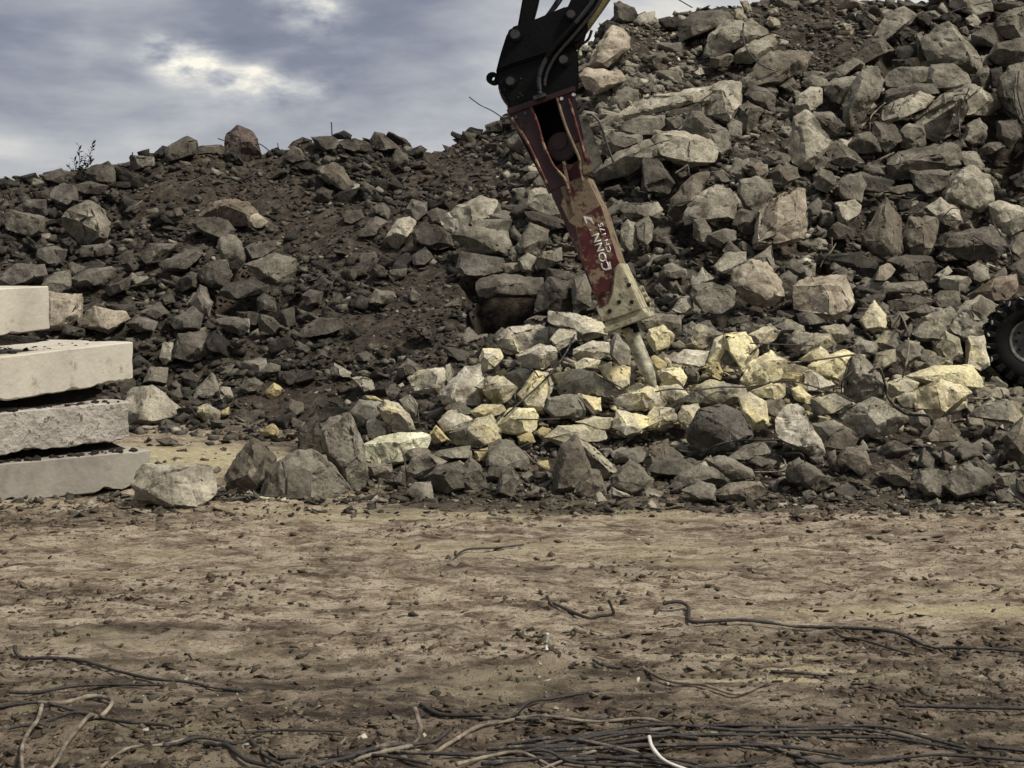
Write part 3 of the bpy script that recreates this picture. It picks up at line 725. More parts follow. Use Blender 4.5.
Y|yellow block behind chisel|yellow squarish block directly right of the chisel top|30,100 40,75 90,55 140,95 120,130 60,155
d|||185,130 210,60 240,48 330,90 310,120 240,150
y|||275,190 300,110 340,95 345,140 320,200 280,230
Y|||340,95 420,90 440,140 480,150 470,190 440,220 410,230 410,160 350,150
d|||325,190 350,140 400,160 410,225 350,210
l|||130,190 180,155 270,160 270,200 240,220 150,205
y|||75,250 90,230 160,225 185,260 170,295 100,290
y|||40,190 60,175 110,205 110,225 70,230
d|||180,230 205,215 235,245 230,280 190,270
y|||280,255 275,225 310,200 330,240 320,270
Y|brightest yellow boulder|bright yellow rounded boulder, the brightest in the centre of the heap|410,270 440,210 520,162 585,200 570,260 520,280 440,300
g|||440,90 520,55 560,75 540,110 470,135
g|||550,60 590,30 650,55 655,75 560,85
b|||580,140 620,75 690,85 690,110 610,140
b|||650,150 700,90 760,90 780,140 770,165 660,165
g|||730,60 780,50 830,70 825,100 730,95
Y|||640,190 720,140 760,170 750,190 680,200
Y|long yellow boulder|long bright yellow boulder on the heap crest right of centre|680,215 760,180 820,155 860,175 850,220 800,270 690,250
l|||660,245 680,235 780,290 780,330 680,310
y|||550,270 570,240 650,250 660,285 600,280
y|||440,320 520,290 585,290 590,340 550,350 460,335
y|||610,310 640,300 690,340 690,370 620,350
b|||180,350 230,300 280,275 410,300 420,340 350,370 220,370
y|||400,345 440,330 500,360 510,440 450,470 410,420
b|brown wedge stone|small brown stone among yellow ones in the heap|490,360 560,350 585,380 560,430 510,410
e|dark layered block|large dark layered block low in the heap|200,480 240,395 340,380 400,410 440,490 370,550 260,555 210,530
l|grey split block|pale grey block with one smooth bright face turned left at the heap foot|550,500 550,420 600,380 635,375 700,470 745,570 690,570 600,530
g|||690,450 770,435 810,455 790,480 730,520
b|||740,540 770,490 820,475 870,510 850,550 760,550
d|||690,350 780,330 850,370 820,400 700,410
g|||20,600 30,555 80,535 130,545 170,580 60,600
g|||30,640 60,600 160,585 220,620 150,660 60,650
g|||125,700 150,660 240,615 310,630 360,690 300,700 200,690
g|||175,715 240,680 300,695 300,755 220,750
g|||265,590 340,580 440,630 450,660 350,680 300,640
g|||360,580 420,540 500,520 520,560 440,600
b|||300,720 370,685 470,680 500,720 440,755 330,750
g|tilted foot boulder|grey egg-shaped boulder lying tilted on dirt at the foot of the heap|590,650 600,610 640,588 750,660 760,700 700,715 600,680
g|||650,720 690,712 710,740 670,765
y|||20,440 60,380 130,390 150,430 80,465 30,470
y|||-5,370 0,310 70,320 110,370 40,390
y|||150,430 170,380 230,370 250,400 190,460
y|||80,300 150,290 190,330 130,365 90,340
g|||750,570 780,555 800,640 760,630
g|||440,600 470,575 560,600 500,630
g|||680,580 730,578 735,605 690,605
y|||0,420 45,415 50,460 -5,470
#K 820 290 3.49
g|grey pentagon stone|dark grey upright five-sided stone in front of the yellow rocks|95,300 110,240 140,230 185,270 235,340 220,390 150,400 100,370
l|twin pale boulder|light grey boulder with a bright top on the dirt right of centre|88,450 110,420 190,380 230,400 298,450 285,495 200,515 145,500
y|||230,350 240,325 290,305 340,325 330,350 250,375
O|golden flat slab|smooth golden slab, the widest yellow piece near the tyre|335,350 430,315 500,340 520,360 490,385 430,400 410,450 345,430
Y|long yellow slab|long pale yellow slab lying behind the golden one near the tyre|310,300 400,270 520,265 575,335 500,345 400,315
g|||355,270 400,230 455,240 455,265 400,290
g|||265,375 340,350 345,410 290,410
b|||400,390 460,380 510,370 510,410 430,440
b|brown foot stone|smooth brown stone half buried in dirt below the golden slab|355,515 410,455 440,450 490,500 470,525 380,530
g|||530,440 580,400 650,385 712,400 730,440 712,470 620,450
y|||515,260 520,170 570,165 590,260 560,280
l|boulder beside tyre|large pale boulder leaning just left of the black tyre|455,130 500,60 560,28 620,60 610,120 590,190 540,190
g|||330,150 370,95 450,65 470,90 420,170 350,175
g|||410,200 440,150 480,170 495,220 450,250
d|||195,180 230,145 280,150 275,200 220,205
g|||110,200 150,175 195,185 200,225 130,220
g|||190,260 200,225 260,210 265,250 220,275
g|||-5,210 10,155 50,180 50,220
d|||5,130 80,120 100,150 70,185 20,160
d|||145,110 190,40 230,90 225,130 160,140
b|||230,115 235,90 280,85 280,120 250,140
g|||240,40 340,20 390,40 350,75 250,70
g|||300,80 370,50 395,75 330,100
g|||395,40 420,5 490,5 480,55 420,60
g|||340,245 360,205 390,215 370,250
g|||265,210 300,180 345,185 350,230 300,260
b|||70,590 90,555 150,550 175,610 150,650 110,620
b|||210,640 250,610 310,650 310,685 260,680
g|||335,670 350,630 410,630 445,660 440,720 370,715
g|right foot boulder|pointed grey boulder at the very foot of the pile near the right edge|435,680 520,605 600,660 615,705 480,725
g|||340,610 365,550 395,590 390,630
g|||425,600 430,560 465,580 465,615
g|||600,530 620,490 670,500 660,540
g|||610,680 620,640 690,640 685,690
b|||650,580 660,510 712,450 760,500 750,600 690,610
d|||300,440 360,420 390,450 380,480 320,470
g|||540,600 570,595 620,640 580,650
g|||630,620 680,600 695,625 660,640
g|||615,700 650,695 690,740 620,740
g|||0,700 0,640 30,655 35,690
g|||690,660 730,650 735,730 690,700
#L 0 270 3.07
l|boulder beside slabs|pale boulder sitting just right of the concrete slab stack|383,385 400,365 465,358 550,425 540,450 470,475 400,470
t|||240,150 290,115 380,130 390,150 330,190 250,170
g|||325,105 410,105 415,125 340,130
t|tan rock behind slab|tan boulder partly hidden behind the top concrete slab|140,75 245,80 240,150 200,180 140,180
d|dark brown mound rock|dark brown rounded earthy boulder in the left slope above the flat ground|530,265 550,200 620,190 660,240 600,280 540,270
l|||490,270 500,225 530,225 530,280 500,290
g|||440,345 460,300 515,300 510,345
g|||190,200 200,170 260,180 260,205
g|||430,130 490,100 515,130 480,150
g|||390,170 420,140 480,160 470,185 420,190
g|||485,95 520,60 535,100 510,110
g|||590,100 615,50 650,100 640,140 600,130
l|||660,150 670,140 760,150 760,190 690,190
d|||310,60 370,40 400,20 390,60 330,80
l|front corner boulder|squarish grey boulder on the ground touching the lowest concrete slab|415,660 415,625 440,608 640,600 655,640 650,690 600,725 520,730 430,700
g|||480,520 520,515 550,535 500,540
g|||525,380 550,360 560,390 530,405
g|||515,160 590,115 620,140 610,180 540,180
"""
def parse():
    out = []; T = None
    for ln in ROCKS.strip().splitlines():
        if ln[0] == '#': a = ln[1:].split(); T = (a[0], float(a[1]), float(a[2]), float(a[3])); continue
        tone, h, lab, pts = ln.split('|')
        P = [tuple(map(float, p.split(','))) for p in pts.split()]
        P = [(T[1]+x/T[3], T[2]+y/T[3]) for x, y in P]
        ar = abs(sum(P[i][0]*P[(i+1) % len(P)][1]-P[(i+1) % len(P)][0]*P[i][1] for i in range(len(P)))/2)
        if T[0] in 'DJ' and tone == 'l': tone = 'h'
        if tone in 'gdb' and not lab and 430 < P[0][0] < 990 and 318 < P[0][1] < 440: tone = 'G'  # chunks inside the heap's yellow light take the painted tint
        if tone in 'gl' and P[0][0] < 478 and P[0][1] < 345 and not lab: tone = 'e' if tone == 'g' else 'g'
        mx_, my_ = sum(p[0] for p in P)/len(P), sum(p[1] for p in P)/len(P); P = [(mx_+(x-mx_)*1.12, my_+(y-my_)*1.12) for x, y in P]
        out.append(dict(tone=tone, handle=h, label=lab, P=P, area=ar, cx=sum(p[0] for p in P)/len(P), cy=sum(p[1] for p in P)/len(P), T=T[0]))
    return out
RK = parse()
def inside(P, x, y):
    c = False; n = len(P); j = n-1
    for i in range(n):
        if (P[i][1] > y) != (P[j][1] > y) and x < (P[j][0]-P[i][0])*(y-P[i][1])/(P[j][1]-P[i][1])+P[i][0]: c = not c
        j = i
    return c
def rock_bm(r, cell=2.6):
    P = r['P']; ys = [p[1] for p in P]; xs2 = [p[0] for p in P]; h = max(ys)-min(ys); wd = max(xs2)-min(xs2)
    Yb = None
    for q in (.12, 0, -.15, -.4, -.8, -1.3, -2):
        Yb = hit(r['cx'], max(ys)-q*h)
        if Yb: break
    if Yb is None: Yb = 21.5
    if r['cy'] < 200 and Yb > 23: Yb = 22
    s = Yb/F; mn = min(h, wd)*s; mx_ = max(h, wd)*s
    T = max(.05, .42*mn+.12*mx_)
    rr = random.Random(int(r['cx']*7+r['cy']*131)); Yb -= .05+.22*T
    k = .42 if Yb > 13 else .3
    ybot = max(ys); cx, cy = r['cx'], r['cy']
    def Yat(py): return Yb+k*(ybot-py)*s
    pts = []
    for (x, y) in P:
        pts.append(world(x, y, Yat(y)+rr.uniform(-.12, .12)*T))
    dn = rr.uniform(.04, .22); dx = rr.uniform(-.16, .16); fs = rr.uniform(.5, .72)
    cf = (cx+dx*wd, cy+dn*h)
    tl = rr.uniform(-.35, .35)
    for (x, y) in P:
        g = fs*rr.uniform(.85, 1.12); X, Y2 = cf[0]+(x-cf[0])*g, cf[1]+(y-cf[1])*g
        pts.append(world(X, Y2, Yat(Y2)-T*(.62+tl*(X-cx)/max(wd, 1))+rr.uniform(-.06, .06)*T))
    for (x, y) in P:
        X, Y2 = cx+(x-cx)*.72, cy+(y-cy)*.72
        v = world(X, Y2, Yat(Y2)); v.y += T*rr.uniform(.8, 1.1); pts.append(v)
    bm = bmesh.new()
    for p in pts: bm.verts.new(p)
    res = bmesh.ops.convex_hull(bm, input=bm.verts)
    rem = [e for e in set(res['geom_interior']+res['geom_unused']) if isinstance(e, bmesh.types.BMVert)]
    bmesh.ops.delete(bm, geom=rem, context='VERTS')
    for c_ in range(rr.choice((2, 3, 4))):
        n_ = Vector((rr.uniform(-.8, .8), -rr.uniform(.7, 1.1), rr.uniform(-.6, .9))).normalized()
        sup = max(v.co.dot(n_) for v in bm.verts); low = min(v.co.dot(n_) for v in bm.verts)
        dd = sup-(sup-low)*rr.uniform(.06, .20)
        bmesh.ops.bisect_plane(bm, geom=bm.verts[:]+bm.edges[:]+bm.faces[:], plane_co=n_*dd, plane_no=n_, clear_outer=True)
        res = bmesh.ops.convex_hull(bm, input=bm.verts)
        rem = [e for e in set(res['geom_interior']+res['geom_unused']) if isinstance(e, bmesh.types.BMVert)]
        if rem: bmesh.ops.delete(bm, geom=rem, context='VERTS')
    off = .02*mn
    if mn/s > 12:
        bmesh.ops.dissolve_limit(bm, angle_limit=math.radians(7), verts=bm.verts, edges=bm.edges)
        bmesh.ops.bevel(bm, geom=list(bm.edges), offset=off, segments=1, affect='EDGES', clamp_overlap=True)
    bmesh.ops.triangulate(bm, faces=bm.faces)
    tgt = cell*s*(1 if mn/s > 14 else 1.4)
    for it in range(5):
        long_ = [e for e in bm.edges if e.calc_length() > tgt*1.6]
        if not long_ or len(bm.faces) > 9000: break
        bmesh.ops.subdivide_edges(bm, edges=long_, cuts=1); bmesh.ops.triangulate(bm, faces=[f for f in bm.faces if len(f.verts) > 3])
    bm.normal_update()
    o = Vector((rr.uniform(0, 50), rr.uniform(0, 50), rr.uniform(0, 50)))
    sc1 = 1.6/mn
    mv = []
    for v in bm.verts:
        p = v.co*sc1+o
        a = mnoise.noise(p)*.045+mnoise.noise(p*2.3)*.034+mnoise.noise(p*5.1)*.022+mnoise.noise(p*11)*.010
        d, _ = mnoise.voronoi(p*1.5); a -= max(0, .16-(d[1]-d[0]))*.18-.012
        a -= abs(mnoise.noise(v.co*9+o))*.022
        mv.append(v.normal*(a*mn))
    for v, d in zip(bm.verts, mv): v.co += d
    base_ = world(cx, max(ys)-.05*h, Yb)
    r['Y'] = Yb; r['T'] = T
    return bm, base_
order = sorted(RK, key=lambda r: -(r['area']+(1e6 if r['handle'] else 0)))
KEEP = set(id(r) for r in order[:300])
SZ = sorted(r['area'] for r in order[:300]); q1, q2 = SZ[110], SZ[220]
LM = [(r['handle'], r['cx'], r['cy']) for r in RK if r['handle']]
LM += [('breaker chisel', 640, 352), ('black tyre', 1010, 340), ('concrete slab stack', 70, 390), ('dark weed', 80, 160), ('red breaker body', 585, 200)]
COLW = {'G': 'yellow-lit grey', 'e': 'dull grey', 'h': 'pale', 's': 'grey', 'd': 'dark', 'k': 'nearly black', 'g': 'grey', 'b': 'brownish', 'l': 'pale', 't': 'tan', 'y': 'yellowish', 'Y': 'yellow', 'r': 'reddish', 'p': 'pinkish', 'w': 'whitish', 'o': 'rusty', 'L': 'light grey', 'O': 'golden', 'T': 'tan'}
DIRS = ['right of', 'above right of', 'above', 'above left of', 'left of', 'below left of', 'below', 'below right of']
ORD = ['nearest', 'second', 'third', 'fourth', 'fifth', 'sixth', 'seventh', 'eighth', 'ninth', 'tenth', 'eleventh', 'twelfth']
def auto_labels(items, nounf):
    bk = {}
    for r in items:
        best = min(LM, key=lambda L: math.hypot(L[1]-r['cx'], L[2]-r['cy']))
        a = math.atan2(-(r['cy']-best[2]), r['cx']-best[1]); k = int(round(a/(math.pi/4))) % 8
        bk.setdefault((best[0], k, nounf(r)), []).append((math.hypot(best[1]-r['cx'], best[2]-r['cy']), id(r), r))
    for (h, k, noun), L in bk.items():
        L.sort(key=lambda t: t[:2])
        for i, (_, _, r) in enumerate(L):
            noun = noun.replace(' rubble chunk', ' chunk') if len(h.split()) > 3 else noun
            if len(L) > 1: r['label'] = f"{noun}, {ORD[i]} such piece {DIRS[k]} the {h}"
            else: r['label'] = f"{noun} just {DIRS[k]} the {h}" if L[0][0] < 60 else f"{noun} farther {DIRS[k]} the {h}"
def rock_noun(r):
    P = r['P']; wd = max(p[0] for p in P)-min(p[0] for p in P); h = max(p[1] for p in P)-min(p[1] for p in P); a = wd/h
    sh = 'long flat' if a > 2.1 else 'wide' if a > 1.45 else 'upright' if a < .75 else 'squat' if a > 1.1 else 'angular'
    sz = 'small' if r['area'] < q1 else 'mid-sized' if r['area'] < q2 else 'large'
    return f"{sz} {COLW[r['tone']]} {sh} rubble chunk"
auto_labels([r for r in RK if id(r) in KEEP and not r['handle'] and not r['label']], rock_noun)
def rock_group(r):
    if r['cy'] > 440: return 'rubble chunks along the near foot of the piles'
    if r['tone'] in 'yYwO' or (r['cy'] > 325 and 380 < r['cx'] < 1000): return 'rubble chunks of the pale broken heap under the breaker'
    if r['cx'] < 500: return 'rubble chunks on the dark left slope'
    return 'rubble chunks on the tall right pile'
for i, r in enumerate(RK):
    bm, b = rock_bm(r)
    if id(r) in KEEP:
        o = bm_obj('rubble_chunk', bm, ROCK[r['tone']], smooth=True, loc=b); o.data.set_sharp_from_angle(angle=math.radians(24))
        tag(o, r['label'], 'rubble chunk', rock_group(r)); r['obj'] = o
    else: r['bm'] = bm
OCC = np.zeros((560, 1200), bool)
for r in RK:
    P = np.array(r['P']); x0, x1, y0_, y1_ = int(P[:, 0].min()), int(P[:, 0].max())+1, int(P[:, 1].min()), int(P[:, 1].max())+1
    for yy in range(max(0, y0_), min(560, y1_)):
        for xx in range(max(-80, x0), min(1110, x1)):
            if inside(r['P'], xx, yy): OCC[yy, xx+80] = True
def occ(u, v): return OCC[np.clip(v, 0, 559).astype(int), np.clip(u+80, 0, 1199).astype(int)]
# loose stones: everything too small or too many to count
ico = []
for k in range(14):
    bm = bmesh.new(); rr = random.Random(k)
    for sx in (-1, 1):
        for sy in (-1, 1):
            for sz in (-1, 1):
                if rr.random() < .12: continue
                bm.verts.new(Vector((sx*rr.uniform(.32, .6), sy*rr.uniform(.25, .5), sz*rr.uniform(.12, .42))))
    for q in range(2): bm.verts.new(Vector((rr.uniform(-.6, .6), rr.uniform(-.5, .5), rr.choice((-.4, .4)))))
    res = bmesh.ops.convex_hull(bm, input=bm.verts)
    rem = [e for e in set(res['geom_interior']+res['geom_unused']) if isinstance(e, bmesh.types.BMVert)]
    bmesh.ops.delete(bm, geom=rem, context='VERTS'); bmesh.ops.triangulate(bm, faces=bm.faces)
    bm.verts.index_update(); ico.append((np.array([v.co[:] for v in bm.verts]), np.array([[v.index for v in f.verts] for f in bm.faces]), None))
    for rep in range(2):                        # a finer, chipped version for the larger stones
        if rep == 0: bmesh.ops.bevel(bm, geom=list(bm.edges), offset=.03, segments=1, affect='EDGES', clamp_overlap=True); bmesh.ops.triangulate(bm, faces=bm.faces)
        bmesh.ops.subdivide_edges(bm, edges=[e for e in bm.edges if e.calc_length() > .16], cuts=1); bmesh.ops.triangulate(bm, faces=[f for f in bm.faces if len(f.verts) > 3])
    bm.normal_update(); o_ = Vector((k*5, 3, 1)); mv = [v.normal*(mnoise.noise(v.co*3+o_)*.11+mnoise.noise(v.co*8+o_)*.05) for v in bm.verts]
    for v, d in zip(bm.verts, mv): v.co += d
    bm.verts.index_update(); ico.append((np.array([v.co[:] for v in bm.verts]), np.array([[v.index for v in f.verts] for f in bm.faces]), None)); bm.free()
def stones_mesh(name, X, Y, S, tone, yel, label, big=.0, sink=.12, extra=(), flat=None, mat=None):
    n = len(X); Z = terrain(X, Y, True)
    ax = rng.uniform(0, 2*np.pi, n); az = rng.uniform(-.6, .6, n); ar = rng.uniform(-.6, .6, n)
    vs, fs, ts = [], [], []; vo = 0
    for i in range(n):
        pr = ico[2*rng.integers(14)+(1 if S[i]*F/Y[i] > 11 else 0)]
        c, s = math.cos(ax[i]), math.sin(ax[i]); R = np.array([[c, -s, 0], [s, c, 0], [0, 0, 1]])
        c, s = math.cos(az[i]), math.sin(az[i]); R = R @ np.array([[1, 0, 0], [0, c, -s], [0, s, c]])
        c, s = math.cos(ar[i]), math.sin(ar[i]); R = R @ np.array([[c, 0, s], [0, 1, 0], [-s, 0, c]])
        v = pr[0]*S[i]*np.array([rng.uniform(.75, 1.6), rng.uniform(.75, 1.2), rng.choice([.35, .6, .9, 1.2])*(flat or 1)])
        v = v @ R.T+np.array([X[i], Y[i], Z[i]+S[i]*sink])
        vs.append(v); fs.append(pr[1]+vo); vo += len(v); ts.append(np.tile([tone[i], yel[i], 0, 1], (len(v), 1)))
    for bm, tv, yv in extra:
        bm.verts.index_update(); v = np.array([q.co[:] for q in bm.verts]); f = np.array([[q.index for q in g.verts] for g in bm.faces])
        vs.append(v); fs.append(f+vo); vo += len(v); ts.append(np.tile([tv, yv, 0, 1], (len(v), 1))); bm.free()
    vv = np.concatenate(vs); ff = np.concatenate(fs); tt = np.concatenate(ts)
    me = bpy.data.meshes.new(name); me.vertices.add(len(vv)); me.vertices.foreach_set('co', vv.ravel())
    me.loops.add(ff.size); me.loops.foreach_set('vertex_index', ff.ravel())
    me.polygons.add(len(ff)); me.polygons.foreach_set('loop_start', np.arange(0, ff.size, 3)); me.polygons.foreach_set('loop_total', np.full(len(ff), 3)); me.update(calc_edges=True)
    a = me.color_attributes.new('tone', 'FLOAT_COLOR', 'POINT'); a.data.foreach_set('color', tt.ravel())
    me.materials.append(mat or STONE); o = bpy.data.objects.new(name, me); COL.objects.link(o); tag(o, label, 'loose stones', kind='stuff'); return o
def heap_light_tint(u, v):
    return np.clip(1.5*np.exp(-(((u-720)/230)**2+((v-385)/42)**2))-.15, 0, 1)  # pool of yellow light on the heap, painted into the stone colour
# candidate points over the visible slopes, about even over the picture
def scatter(n, ulo, uhi, s0, s1, powr, seed):
    g = np.random.default_rng(seed); u = g.uniform(ulo, uhi, n); t = g.uniform(0, 1, n)
    Y = 9.9+(23.2-9.9)*t; X = (u-CX)/F*Y
    z = terrain(X, Y); z2 = terrain(X*(Y+.25)/Y, Y+.25)
    slope = np.clip((z2-z)/.25, 0.02, 1.2)
    v = HY-(z-EYE)*F/Y
    # keep where the surface shows (its picture height per metre of depth)
    ps = slope*F/Y-(z-EYE)*0
    keep = (z > .02) & (g.uniform(0, 1, n) < np.clip(.25+slope*1.1, 0, 1))
    S = s0*(s1/s0)**(g.uniform(0, 1, n)**powr)/F*Y
    return u[keep], v[keep], X[keep], Y[keep], S[keep]
def tones(u, v, g):
    lr = 1/(1+np.exp(-(u-505)/25.))
    t = .09+.19*lr+.05*np.clip((v-250)/150, 0, 1)
    t = t+g.normal(0, .12, len(u))+np.where(g.uniform(0, 1, len(u)) < .08, .28, 0)
    hy = heap_light_tint(u, v); t = t+.32*hy  # stones also painted lighter inside the yellow light
    t = np.where((u > 560) & (u < 700) & (v < 130), t+.14, t)
    return np.clip(t, .02, 1), hy*g.uniform(.3, 1, len(u))
rest = [r for r in RK if id(r) not in KEEP]
regions = [('loose_rubble', -250, 500, 'dark loose stones covering the left slope between the larger chunks'), ('loose_rubble', 500, 1290, 'grey loose stones filling the tall right pile and the heap')]
for i, (nm, lo, hi, lab) in enumerate(regions):
    U, Vv, X, Y, S = scatter(40000 if i == 0 else 48000, lo, hi, 2.8, 11, 2.0, 100+i)
    g = np.random.default_rng(5+i); b = bare(U, Vv); k = (g.uniform(0, 1, len(U)) > b*.55) & ~(occ(U, Vv) & (g.uniform(0, 1, len(U)) < .6))
    U, Vv, X, Y, S, b = [a[k] for a in (U, Vv, X, Y, S, b)]; S = S*(1-.45*b)
    U2, V2, X2, Y2, S2 = scatter(3500 if i == 0 else 15400, lo, hi, 9, 25, 1.8, 200+i)
    b2 = bare(U2, V2); k = (g.uniform(0, 1, len(U2)) > b2*1.6-.02) & ((V2 < 438) | (g.uniform(0, 1, len(U2)) < .5)) & ~((((U2 > 590) & (U2 < 720) & (V2 < 115)) | ((U2 > 720) & (U2 < 900) & (V2 < 70))) & (g.uniform(0, 1, len(U2)) < .75)) & ~occ(U2, V2-S2*F/Y2*.25)
    U2, V2, X2, Y2, S2 = [a[k] for a in (U2, V2, X2, Y2, S2)]
    U, Vv, X, Y, S = [np.concatenate(p) for p in ((U, U2), (Vv, V2), (X, X2), (Y, Y2), (S, S2))]
    t, yv = tones(U, Vv, g)
    ex = [(r['bm'], TONEVAL[r['tone']], 1.0 if r['tone'] in 'yYO' else .2 if r['tone'] in 't' else 0.) for r in rest if lo <= r['cx'] < hi or (i == 0 and r['cx'] < lo)]
    stones_mesh(nm, X, Y, S, t, yv, lab, extra=ex)
# small litter on the flat ground
g = np.random.default_rng(77)
def litter(n, x0, x1, y0, y1, s0, s1, pw, bias=1.0):
    Y = y0+(y1-y0)*g.uniform(0, 1, n)**bias; X = g.uniform(x0, x1, n)*Y/10*1.0
    return X, Y, s0*(s1/s0)**(g.uniform(0, 1, n)**pw)
parts = [litter(5200, -3.9, 3.9, 4.4, 6.0, .005, .035, 4.2), litter(1800, -3.9, 3.9, 6.0, 9.6, .007, .035, 4), litter(900, -3.9, 3.9, 9.3, 10.2, .012, .09, 2.2),
         litter(380, -3.0, .3, 10.1, 13.6, .02, .11, 2.4), litter(1100, .2, 3.9, 9.55, 10.5, .02, .10, 2.0), litter(700, -2.2, .1, 9.9, 10.6, .02, .12, 2.0), litter(260, -3.9, -2.4, 9.4, 10.4, .02, .08, 2)]
X, Y, S = [np.concatenate([p[i] for p in parts]) for i in range(3)]
t = np.clip(g.normal(.17, .12, len(X))+np.where(g.uniform(0, 1, len(X)) < .10, .4, 0), .02, 1)
stones_mesh('ground_litter', X, Y, S, t, g.uniform(0, .35, len(X)), 'small stones and crumbs littered over the flat dirt in front of the piles', sink=.06, flat=.6)

# flat crumbly clods of the same earth, in drifts
n_ = 38000; Y = 4.4+(10.1-4.4)*g.uniform(0, 1, n_)**1.25; X = g.uniform(-.5, .5, n_)*Y
ms = fbm(X*1.3+3, Y*2.6, 4, 61, .6)*3.2+np.clip((5.9-Y)/.8, 0, 1)*.5+np.exp(-(((X-2.0)/1.5)**2+((Y-6.1)/.5)**2))*.6
k = g.uniform(0, 1, n_) < np.clip(ms, .03, .8); X = X[k]; Y = Y[k]
S = (.009+.036*g.uniform(0, 1, len(X))**3.0)*(.6+Y/14)
o = stones_mesh('dirt_clods', X, Y, S, np.full(len(X), .1), np.zeros(len(X)), 'crumbly dark brown clods scattered in drifts over the packed dirt', sink=.0, flat=.42, mat=CLOD); o['category'] = 'dirt clods'

# ------------------------------------------------------------------ concrete slab stack
def slab(pxs, YL, YR, back, ext, mat, label, rough=.004, chip=.03):
    (tl, tr, br, bl) = pxs
    A, B, Cc, D = world(*tl, YL), world(*tr, YR), world(*br, YR), world(*bl, YL)
    al = (B-A).normalized(); A2 = A-(B-A)*(ext/(B-A).length); D2 = D-(Cc-D)*(ext/(Cc-D).length)
    hb = Vector((-al.y, al.x, 0)).normalized()*back
    bm = bmesh.new(); vs = [bm.verts.new(p) for p in (A2, B, Cc, D2, A2+hb, B+hb, Cc+hb, D2+hb)]
    for f in ((0, 1, 2, 3), (5, 4, 7, 6), (4, 5, 1, 0), (3, 2, 6, 7), (1, 5, 6, 2), (4, 0, 3, 7)): bm.faces.new([vs[i] for i in f])
    bmesh.ops.recalc_face_normals(bm, faces=bm.faces)
    bmesh.ops.bevel(bm, geom=list(bm.edges), offset=.008, segments=1, affect='EDGES')
    for it in range(7):
        L = [e for e in bm.edges if e.calc_length() > .05]
        if not L or len(bm.verts) > 24000: break
        bmesh.ops.subdivide_edges(bm, edges=L, cuts=1, use_grid_fill=True)
    bmesh.ops.triangulate(bm, faces=bm.faces)
    bm.normal_update(); up_ = (B-Cc).normalized(); th = (B-Cc).length
    mv = []
    for v in bm.verts:
        p = v.co; n_ = mnoise.noise(p*3)*.6+mnoise.noise(p*11)*.3+mnoise.noise(p*30)*.2
        d = v.normal*n_*rough
        f = (p-B).dot(up_)  # 0 top .. -th bottom (roughly)
        lo = max(0, 1-(f+th)/.05) if True else 0
        s_ = (p-Cc).dot(al); base_h = (Cc-p).dot(up_)
        c = max(0, mnoise.noise(p*6+Vector((3, 1, 2)))+.35*mnoise.noise(p*19))
        if base_h > -.03: d = d+up_*chip*c*1.6
        ed = max(0, mnoise.noise(p*8+Vector((9, 9, 9)))-.25)
        if base_h < -th+.012: d = d-up_*chip*ed*.9
        er = (Cc-p).dot(al)
        if abs(er) < .03: d = d-al*max(0, mnoise.noise(p*7+Vector((4, 4, 4))))*chip*.9
        mv.append(d)
    for v, d in zip(bm.verts, mv): v.co += d
    o = bm_obj('concrete_slab', bm, mat, smooth=False, loc=(D+hb*.5)); tag(o, label, 'concrete slab', 'concrete slabs stacked at the left edge')
    return A2, B, Cc, D2, hb, al
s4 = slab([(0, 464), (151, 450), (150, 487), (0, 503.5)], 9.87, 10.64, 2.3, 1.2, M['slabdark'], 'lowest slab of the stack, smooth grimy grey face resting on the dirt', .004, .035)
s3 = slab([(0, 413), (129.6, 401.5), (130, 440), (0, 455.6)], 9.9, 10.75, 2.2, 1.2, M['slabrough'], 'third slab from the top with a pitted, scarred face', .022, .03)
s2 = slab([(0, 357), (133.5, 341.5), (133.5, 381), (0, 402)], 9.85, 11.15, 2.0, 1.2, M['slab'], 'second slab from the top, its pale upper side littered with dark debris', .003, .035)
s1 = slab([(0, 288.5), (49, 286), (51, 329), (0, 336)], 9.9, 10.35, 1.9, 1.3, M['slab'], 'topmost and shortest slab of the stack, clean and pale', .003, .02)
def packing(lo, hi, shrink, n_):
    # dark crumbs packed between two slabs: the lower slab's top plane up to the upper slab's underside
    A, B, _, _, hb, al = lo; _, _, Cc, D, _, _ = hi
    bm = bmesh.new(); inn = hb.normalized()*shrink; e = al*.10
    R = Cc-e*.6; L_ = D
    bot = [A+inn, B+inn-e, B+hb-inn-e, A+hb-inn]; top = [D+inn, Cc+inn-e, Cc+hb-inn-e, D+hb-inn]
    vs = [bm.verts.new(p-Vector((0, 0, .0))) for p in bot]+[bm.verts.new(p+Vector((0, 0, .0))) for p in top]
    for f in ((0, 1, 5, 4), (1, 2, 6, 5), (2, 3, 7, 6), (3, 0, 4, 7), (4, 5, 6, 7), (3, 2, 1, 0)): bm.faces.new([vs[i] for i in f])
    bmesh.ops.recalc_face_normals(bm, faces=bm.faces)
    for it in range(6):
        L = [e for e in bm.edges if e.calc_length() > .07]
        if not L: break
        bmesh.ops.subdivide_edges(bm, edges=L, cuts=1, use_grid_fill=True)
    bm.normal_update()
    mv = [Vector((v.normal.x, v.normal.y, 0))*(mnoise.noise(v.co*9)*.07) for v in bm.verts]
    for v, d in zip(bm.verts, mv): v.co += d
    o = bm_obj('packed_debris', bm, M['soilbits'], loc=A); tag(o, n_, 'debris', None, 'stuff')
packing(s4, s3, .22, 'dark debris packed between the lowest slab and the one above it')
packing(s3, s2, .26, 'dark debris packed under the second slab from the top')
packing(s2, s1, .75, 'dark debris packed under the topmost slab')
bm = bmesh.new()
rr = random.Random(3)
A, B, _, _, hb, al = s2
